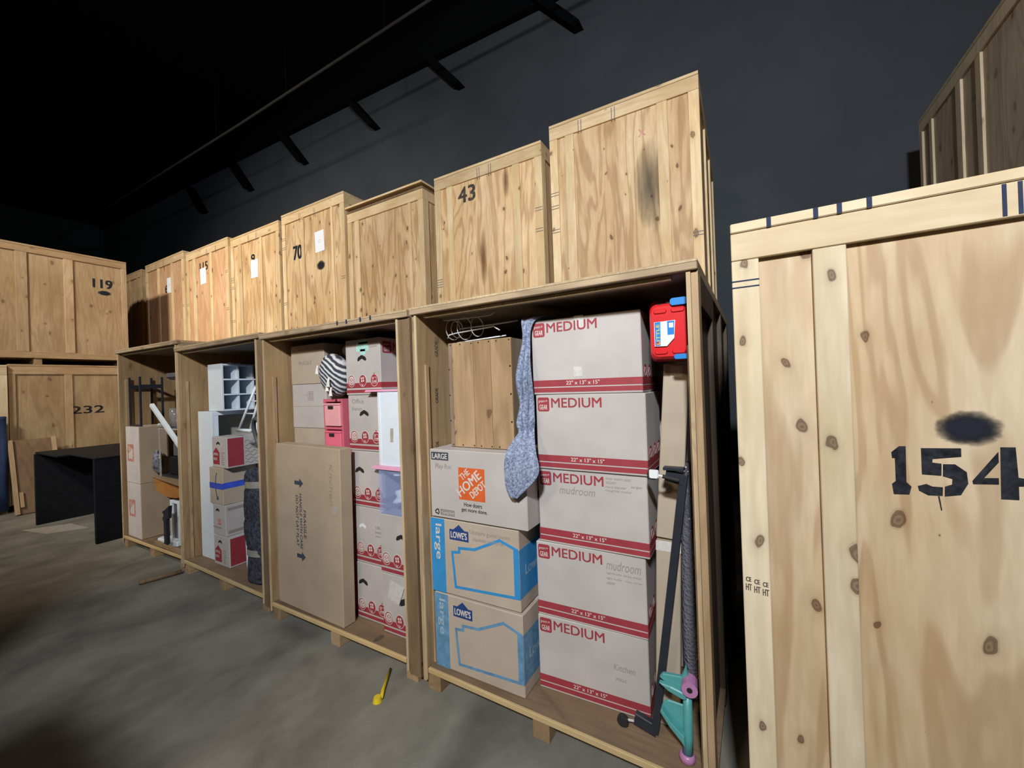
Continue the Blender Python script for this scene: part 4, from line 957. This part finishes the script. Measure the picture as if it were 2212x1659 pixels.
def red_box(label, loc, size, wavy_side=True, rz=0.0):
    w, d, h = size
    t = carton('small_red_printed_box', label, loc, size, 'carton_med', rz, 'boxes beside the bookcase')
    mb = MB(); mb.prism([(.02, .03), (.135, .03), (.135, h*.50), (.078, h*.66), (.02, h*.50)], 0, .0008); mb.build('house_print', 'red', t)
    mb = MB(); put_text(mb, 'SMALL', .032, h*.40, .024, .085, .0014, bold=.02); put_text(mb, 'BOX', .032, h*.24, .024, .06, .0014, bold=.02); mb.build('print_lettering', 'pale_ink', t)
    mb = MB()
    for i in range(7): mb.prism([(.165, .03+i*.018), (.225-.01*(i % 3), .03+i*.018), (.225-.01*(i % 3), .038+i*.018), (.165, .038+i*.018)], 0, .0008)
    mb.build('fine_print', 'pencil', t); grip(t, .115, h*.80, .72)
    vrect(t, 'side_panel_print', 'red', .008, .015, d*.48, h-.012, face='right', dx=w)
    if wavy_side:
        mb = MB()
        for i in range(7):
            z = .03+i*(h-.05)/7; pts = [(d*.52+k*d*.045, z+.010*math.sin(k*1.3+i*2)) for k in range(11)]
            q = MB().stroke(pts, .0035, 0, .0009, 'right'); shift(q, (w, 0, 0)); o = len(mb.v); mb.v += q.v; mb.f += [[o+i_ for i_ in f] for f in q.f]; mb.mi += q.mi
        mb.build('wavy_line_print', 'scribble', t)
    return t
red_box('red printed box at bottom of the stack beside the bookcase', (-4.400, 1.912, B0), (.278, .30, .275), False)
b3 = carton('small_logo_box', 'small box with faint orange logo, second from the bottom beside bookcase', (-4.405, 1.915, B0+.277), (.225, .26, .285), 'carton_med', 0, 'boxes beside the bookcase')
grip(b3, .085, .235, .7); depot_logo(b3, .085, .10, .05); vrect(b3, 'ink_band', 'pencil', .0, .065, .15, .078); vrect(b3, 'side_ink_band', 'pencil', .02, .235, .20, .262, face='right', dx=.225); vrect(b3, 'side_ink_band', 'pencil', .02, .02, .15, .05, face='right', dx=.225)
b2 = carton('blue_taped_box', 'plain carton wrapped with blue tape and a curved printed arrow', (-4.449, 1.913, B0+.564), (.244, .30, .345), 'carton_tan', 0, 'boxes beside the bookcase')
MB().box(-.001, -.001, .145, .245, .0, .20).box(.244, 0, .15, .2452, .30, .205).build('tape_band', 'tape_blue', b2)
mb = MB(); mb.stroke([(.135, .29), (.120, .25), (.112, .19), (.115, .13), (.128, .08), (.145, .06)], .010, 0, .0016); mb.prism([(.125, .045), (.160, .045), (.152, .085)], 0, .0016); mb.build('printed_arrow', 'slate_ink', b2)
red_box('red printed box with wavy lines at top of the stack beside bookcase', (-4.385, 1.914, B0+.911), (.268, .30, .285))

# white toy ladder, slatted panel, blue board, hoop, bundle
ld = thing('toy_ladder', 'small white ladder frame leaning over the red printed box', 'ladder', (-3.70, 1.90, 1.33))
def bar(p, q, r, nm, mat, par): MB().tube([p, q], r, 10).build(nm, mat, par, smooth=True)
A, B_ = Vector((-.17, 0, .07)), Vector((.03, .05, .45)); C, D_ = Vector((.01, 0, .07)), Vector((.135, .05, .45))
bar(A, B_, .011, 'side_rail', 'white', ld); bar(C, D_, .011, 'side_rail', 'white', ld); bar(B_, D_, .011, 'top_bar', 'white', ld); bar(A+Vector((-.02, 0, 0)), C+Vector((.02, 0, 0)), .014, 'foot_bar', 'white', ld)
for k in (.38, .66): bar(A.lerp(B_, k), C.lerp(D_, k), .006, 'rung', 'white', ld)
sp = thing('slatted_panel', 'white slatted crib panel leaning behind the box stack and dark bundle', 'panel', (-4.43, 2.222, B0+.04), 0, rot=(0, .13, 0))
for k in range(4): MB().box(.02+k*.062, 0, 0, .074+k*.062, .02, 1.28).build('slat', 'white', sp, .003)
MB().box(.015, .0205, .3, .27, .035, .36).box(.015, .0205, 1.1, .27, .035, 1.16).build('cross_bar', 'white', sp)
bb = MB().box(-4.27, 2.275, B0, -3.80, 2.305, 2.065).build('blue_board', 'blueplastic', None, .004)
bb.location = (0, 0, 0); tag(bb, 'tall blue board standing upright behind the small white ladder', 'board')
bbs = MB().box(-3.62, 2.34, B0, -3.37, 2.60, 1.2).build('dark_blue_bin', 'bluegrey', None, .01); tag(bbs, 'dark blue bin standing behind the strapped bundle', 'bin')
hp = MB().tube([(.13*math.cos(2*PI*i/32), .02*math.sin(4*PI*i/32)*0, .14*math.sin(2*PI*i/32)) for i in range(32)], .017, 10, True).build('grey_hoop', 'hubgrey', None, smooth=True)
hp.location = (-3.515, 1.89, 1.37); hp.rotation_euler = (.2, 0, -.2); tag(hp, 'dark grey hoop hanging beside the right post above the bundle', 'hoop')
def bundle():
    t = thing('strapped_bundle', 'tall dark quilted pad bundle strapped upright by the right post', 'bundle', (-3.60, 1.93, B0))
    prof = [(0, .13), (.02, .155), (.12, .165), (.20, .16), (.26, .155), (.30, .18), (.40, .20), (.48, .20), (.52, .18), (.54, .20), (.62, .225), (.70, .222), (.76, .20), (.78, .165), (.86, .16), (.90, .15), (.94, .11), (.96, .05)]
    rings = []
    for z, r in prof:
        rings.append([((r*math.copysign(abs(math.cos(p))**.8, math.cos(p)))*(1+.05*math.sin(3*p+z*9))+.0, .085*math.copysign(abs(math.sin(p))**.7, math.sin(p))*(1+.12*math.sin(2*p+z*14)), z) for p in [2*PI*k/28 for k in range(28)]])
    MB().loft(rings).build('quilted_pads', 'quilt', t, smooth=True)
    for z, r in ((.23, .164), (.80, .172)):
        MB().loft([[(r*1.03*math.cos(p), .1*math.sin(p), zz_+.012*math.cos(p)) for p in [2*PI*k/28 for k in range(28)]] for zz_ in (z, z+.055)], False).build('strap', 'strap', t)
bundle()
wl = MB().loft([[(-3.87+r*math.cos(a), 1.95+r*math.sin(a)*.6, z) for a in [2*PI*k/10 for k in range(10)]] for z, r in ((B0, .02), (.2, .03), (.45, .035), (.62, .03), (.70, .02))]).build('white_cloth', 'white', None, smooth=True); tag(wl, 'white cloth bunched between the red box and dark bundle', 'cloth')

# ---------------------------------------------------------------- far left vault
def tall_white(label, z, h):
    t = carton('white_faced_box', label, (-6.262, 1.86, z), (.372, .27, h), 'carton_brown', 0, 'white faced boxes in the far left vault')
    MB().box(.002, -.0012, .002, .370, 0, h-.002).build('white_face', 'carton_white', t)
    mb = MB(); mb.stroke([(.055, h*.40), (.20, h*.40), (.20, h*.66), (.055, h*.66)], .03, .001, .0018, close=True); mb.build('orange_square', 'orange_worn', t)
    mb = MB(); put_text(mb, 'HOME', .05, h*.50, .05, .17, .0022, roll=.5, bold=.02); mb.build('logo_lettering', 'orange_worn', t)
    return t
tall_white('lower white faced box with worn orange logo, standing on the deck', B0, .620)
tall_white('upper white faced box with orange logo, under black rack legs', B0+.622, .640)
rk2 = thing('black_rack', 'black metal rack frame standing on the white faced boxes', 'rack', (-6.24, 1.885, B0+1.2635))
for x, y, h in ((.02, .0, .565), (.315, .0, .565), (.315, .20, .56), (.02, .20, .56)): MB().box(x-.009, y-.0, 0, x+.009, y+.018, h).build('leg', 'black_metal', rk2)
MB().box(.03, .005, .0, .306, .015, .02).box(.03, .205, .44, .306, .215, .475).box(.309, .02, .43, .321, .199, .475).box(.014, .02, .43, .026, .199, .475).build('cross_bar', 'black_metal', rk2)
tb = thing('drop_leaf_table', 'dark topped drop leaf table with orange half round leaf hanging', 'table', (-5.86, 1.95, B0))
MB().prism([(0, 0), (.945, -.09), (.945, .75), (0, .75)], .680, .702, 'top').build('table_top', 'table', tb, .003)
mb = MB(); n = 16
mb.prism([(.06+.40*(1-math.cos(PI*k/n)), .672-.17*math.sin(PI*k/n)**.75) for k in range(n+1)], -.02, 0); shift(mb, (0, -.005, 0)); lf = mb.build('drop_leaf', 'leaf', tb, .003, label='orange half round leaf'); 
for x, y in ((.08, .66), (.88, .66), (.88, .08)): MB().box(x, y, 0, x+.045, y+.045, .680).build('leg', 'table', tb)
MB().box(.06, .10, .60, .94, .13, .679).build('apron', 'table', tb)
ws = thing('white_stand', 'white pedestal stand under the orange table leaf', 'stand', (-5.45, 1.96, B0))
mb = MB(); mb.box(.0, 0, .06, .04, .1, .47).box(.17, 0, .06, .21, .1, .47).box(.041, 0, .44, .169, .1, .47).build('pedestal', 'white', ws, .003)
MB().prism([(-.16, -.02), (-.14, -.07), (.06, -.06), (.22, -.03), (.22, .12), (-.02, .1)], 0, .058, 'top').build('foot', 'white', ws, .01)
MB().box(.042, .02, .06, .168, .04, .438).build('inner_panel', 'hubgrey', ws)
bk = MB().prism([(-5.31, .14), (-5.25, .14), (-5.25, .40), (-5.20, .42), (-5.18, .55), (-5.27, .50), (-5.34, .47), (-5.30, .44), (-5.34, .40), (-5.31, .37)], 0, .03).build('black_bracket', 'black_metal'); bk.location = (0, 1.882, .04); tag(bk, 'black jagged metal bracket in front of the white stand', 'bracket')
wb = MB().box(-5.56, 1.945, B0, -4.92, 1.97, B0+.045).build('wood_board', 'skid', None, .003); wb.location = (0, -.09, 0); tag(wb, 'brown wooden board lying on the deck before the white stand', 'board')
gt = thing('glass_tank', 'dark clear sided tank standing on the drop leaf table', 'tank', (-5.70, 1.97, B0+.704))
tw, td, thh = .72, .40, .54
MB().box(.012, .012, 0, tw-.012, td, .02).build('base', 'black_metal', gt)
for x, y in ((0, 0), (tw-.012, 0), (0, td), (tw-.012, td)): MB().box(x, y, 0, x+.012, y+.012, thh).build('corner_post', 'offgrey', gt)
MB().box(.013, .001, thh-.012, tw-.013, .012, thh).box(.013, td, thh-.012, tw-.013, td+.011, thh).box(0, .013, thh-.012, .012, td-.001, thh).build('top_rim', 'offgrey', gt)
dk1 = MB().box(-5.60, 2.02, B0+.726, -5.04, 2.34, B0+.92).build('dark_case', 'black_lacquer', None, .01); tag(dk1, 'black case lying inside the clear sided tank', 'case')
dk2 = MB().box(-5.55, 2.04, B0+.922, -5.06, 2.32, B0+1.08).build('dark_case', 'hubgrey', None, .015); tag(dk2, 'grey case stacked on the black case inside the tank', 'case')
pb = blob('plastic_bag', 'tape', (-5.80, 1.99, B0+.704+.144), (.075, .045, .122), None, 12, .35); tag(pb, 'crumpled shiny plastic bag on the left of the table', 'bag')
M['bagdark'] = simple('shiny_bag_plastic', (.16, .17, .22), .12, var=.8, scale=26); pb.data.materials[0] = M['bagdark']
pp = thing('white_pole', 'white square pole leaning diagonally across the far left vault', 'pole', (0, 0, 0))
MB().tube([(-5.74, 1.93, 1.632), (-5.125, 1.96, 1.165)], .026, 4).build('pole_bar', 'white', pp); MB().tube([(-5.50, 1.905, 1.42), (-5.48, 1.905, 1.41)], .014, 8).build('bolt', 'steel', pp)
for i, (x, zt) in enumerate(((-5.62, 1.585), (-5.22, 1.575))):
    v = MB().loft([[(x+r*math.cos(a), 2.10+r*math.sin(a), z) for a in [2*PI*k/14 for k in range(14)]] for z, r in ((B0+1.245, .035), (B0+1.26, .05), (B0+1.36, .06), (zt, .055))]).build('glass_vase', 'glass', None, smooth=True)
    tag(v, ('clear glass vase left of the white pole on the tank', 'clear glass vase at the right end of the tank')[i], 'vase')
MB_ = MB().box(-.0, .001, 0, .72, .41, .004)
gl = MB_.build('tank_lid', 'hubgrey', gt); gl.location = (0, 0, thh+.0005)
tr = thing('grey_tray', 'grey upturned tray with rounded rim high in the far left vault', 'tray', (-5.66, 2.02, 1.905))
MB().loft([[(x, y, z) for x, y in rrect(0-e, 0-e, .70+e, .35+e, .06, 5)] for z, e in ((.0, -.03), (.03, .0), (.07, .0), (.075, -.01))]).build('tray_shell', 'hubgrey', tr, smooth=False)
bl = MB().box(-5.36, 2.18, B0+1.252, -4.93, 2.36, 1.80).build('blue_grey_box', 'bluegrey', None, .008); tag(bl, 'blue grey bin standing behind the vases at right', 'bin')
bt_ = MB().box(-5.34, 2.06, 1.802, -4.93, 2.30, 1.86).build('cream_board', 'cream', None, .004); tag(bt_, 'cream board lying on the blue grey bin', 'board')
wg = blob('dark_bag', 'hubgrey', (-5.15, 2.18, 1.882), (.13, .08, .02), None, 4, .2); tag(wg, 'flat dark bag between the cream board and the grey tray', 'bag')
bu = thing('bottle', 'blue tinted bottle standing on the grey tray in shadow', 'bottle', (-4.98, 2.10, 1.982))
MB().loft([[(r*math.cos(a), r*math.sin(a), z) for a in [2*PI*k/14 for k in range(14)]] for z, r in ((0, .04), (.09, .042), (.13, .02), (.15, .018))]).build('bottle_body', 'lblue_worn', bu, smooth=True)
MB().tube([(0, 0, .151), (0, 0, .175)], .02, 10).build('cap', 'white_warm', bu)

# ---------------------------------------------------------------- floor things
ys = thing('yellow_scoop', 'yellow plastic stick with round foot lying on the concrete floor', 'tool', (-1.795, 1.545, 0))
MB().tube([(.01, .01, .014), (-.03, .06, .015), (-.125, .205, .012)], [.009, .010, .006], 8).build('stick', 'yellow', ys, smooth=True)
MB().tube([(-.004, -.004, .001), (-.004, -.004, .026)], [.026, .020], 14).build('foot', 'yellow', ys)
fp = MB().tube([(-4.86, 1.50, .022), (-4.80, 1.70, .022), (-4.775, 1.795, .022)], .02, 8).build('floor_pole', 'dark_ply', None, smooth=True); tag(fp, 'dark brown pole lying on the floor before the bookcase vault', 'pole')
dsk = thing('black_desk', 'black laminate desk standing on the floor before crate 232', 'desk', (-8.6, 1.58, 0))
MB().box(0, 0, 0, .05, 1.5, .985).build('side_panel', 'black_lacquer', dsk, .004)
MB().box(1.86, .115, 0, 1.91, 1.5, 1.0).build('side_panel', 'black_lacquer', dsk, .004)
MB().box(.051, 1.42, .0, 1.859, 1.46, .985).build('back_panel', 'black_lacquer', dsk)
MB().box(-.02, .02, .986, .95, 1.52, 1.01).build('desk_top', 'black_lacquer', dsk, .004); MB().box(.951, .12, 1.0008, 1.92, 1.5, 1.02).build('desk_top', 'black_lacquer', dsk, .004)
lp = thing('leaning_panel', 'brown plywood panel framed with battens leaning on crate 232', 'panel', (-9.56, 1.555, .012), PI/2, rot=(-.30, 0, PI/2))
MB().box(.03, .0, 0, .50, .015, 1.16).build('panel_sheet', 'dark_ply', lp)
for x, z0, z1 in ((0, 0, 1.16), (.455, .02, 1.17)): MB().box(x, -.03, z0, x+.05, -.001, z1).build('batten', 'stud_old', lp)
MB().box(.06, -.03, .10, .10, -.001, .33).build('batten', 'stud_old', lp)
bq = thing('blue_moving_pad', 'blue quilted pad draped down the bright edged crate at far left', 'blanket', (-9.90, 1.44, 0))
vs = []; n = 9
rows = [1.50, 1.46, 1.3, 1.1, .9, .7, .5, .3, .05]
vs = [(.02+.02*math.sin(j*1.3+i), -.25+j*.045, z) for i, z in enumerate(rows) for j in range(n)]
o = MB().add(vs, [(i*n+j, i*n+j+1, (i+1)*n+j+1, (i+1)*n+j) for i in range(len(rows)-1) for j in range(n-1)]).build('pad_sheet', 'denimblue', bq, smooth=True)
s = o.modifiers.new('thickness', 'SOLIDIFY'); s.thickness = .03; s.offset = 0
cs = MB().prism([(0, 0), (.55, .12), (.75, .45), (.25, .40)], .001, .006, 'top').build('cardboard_sheet', 'offgrey'); cs.location = (-8.42, 1.42, 0); tag(cs, 'flattened grey cardboard sheet on the floor by the black desk', 'cardboard')
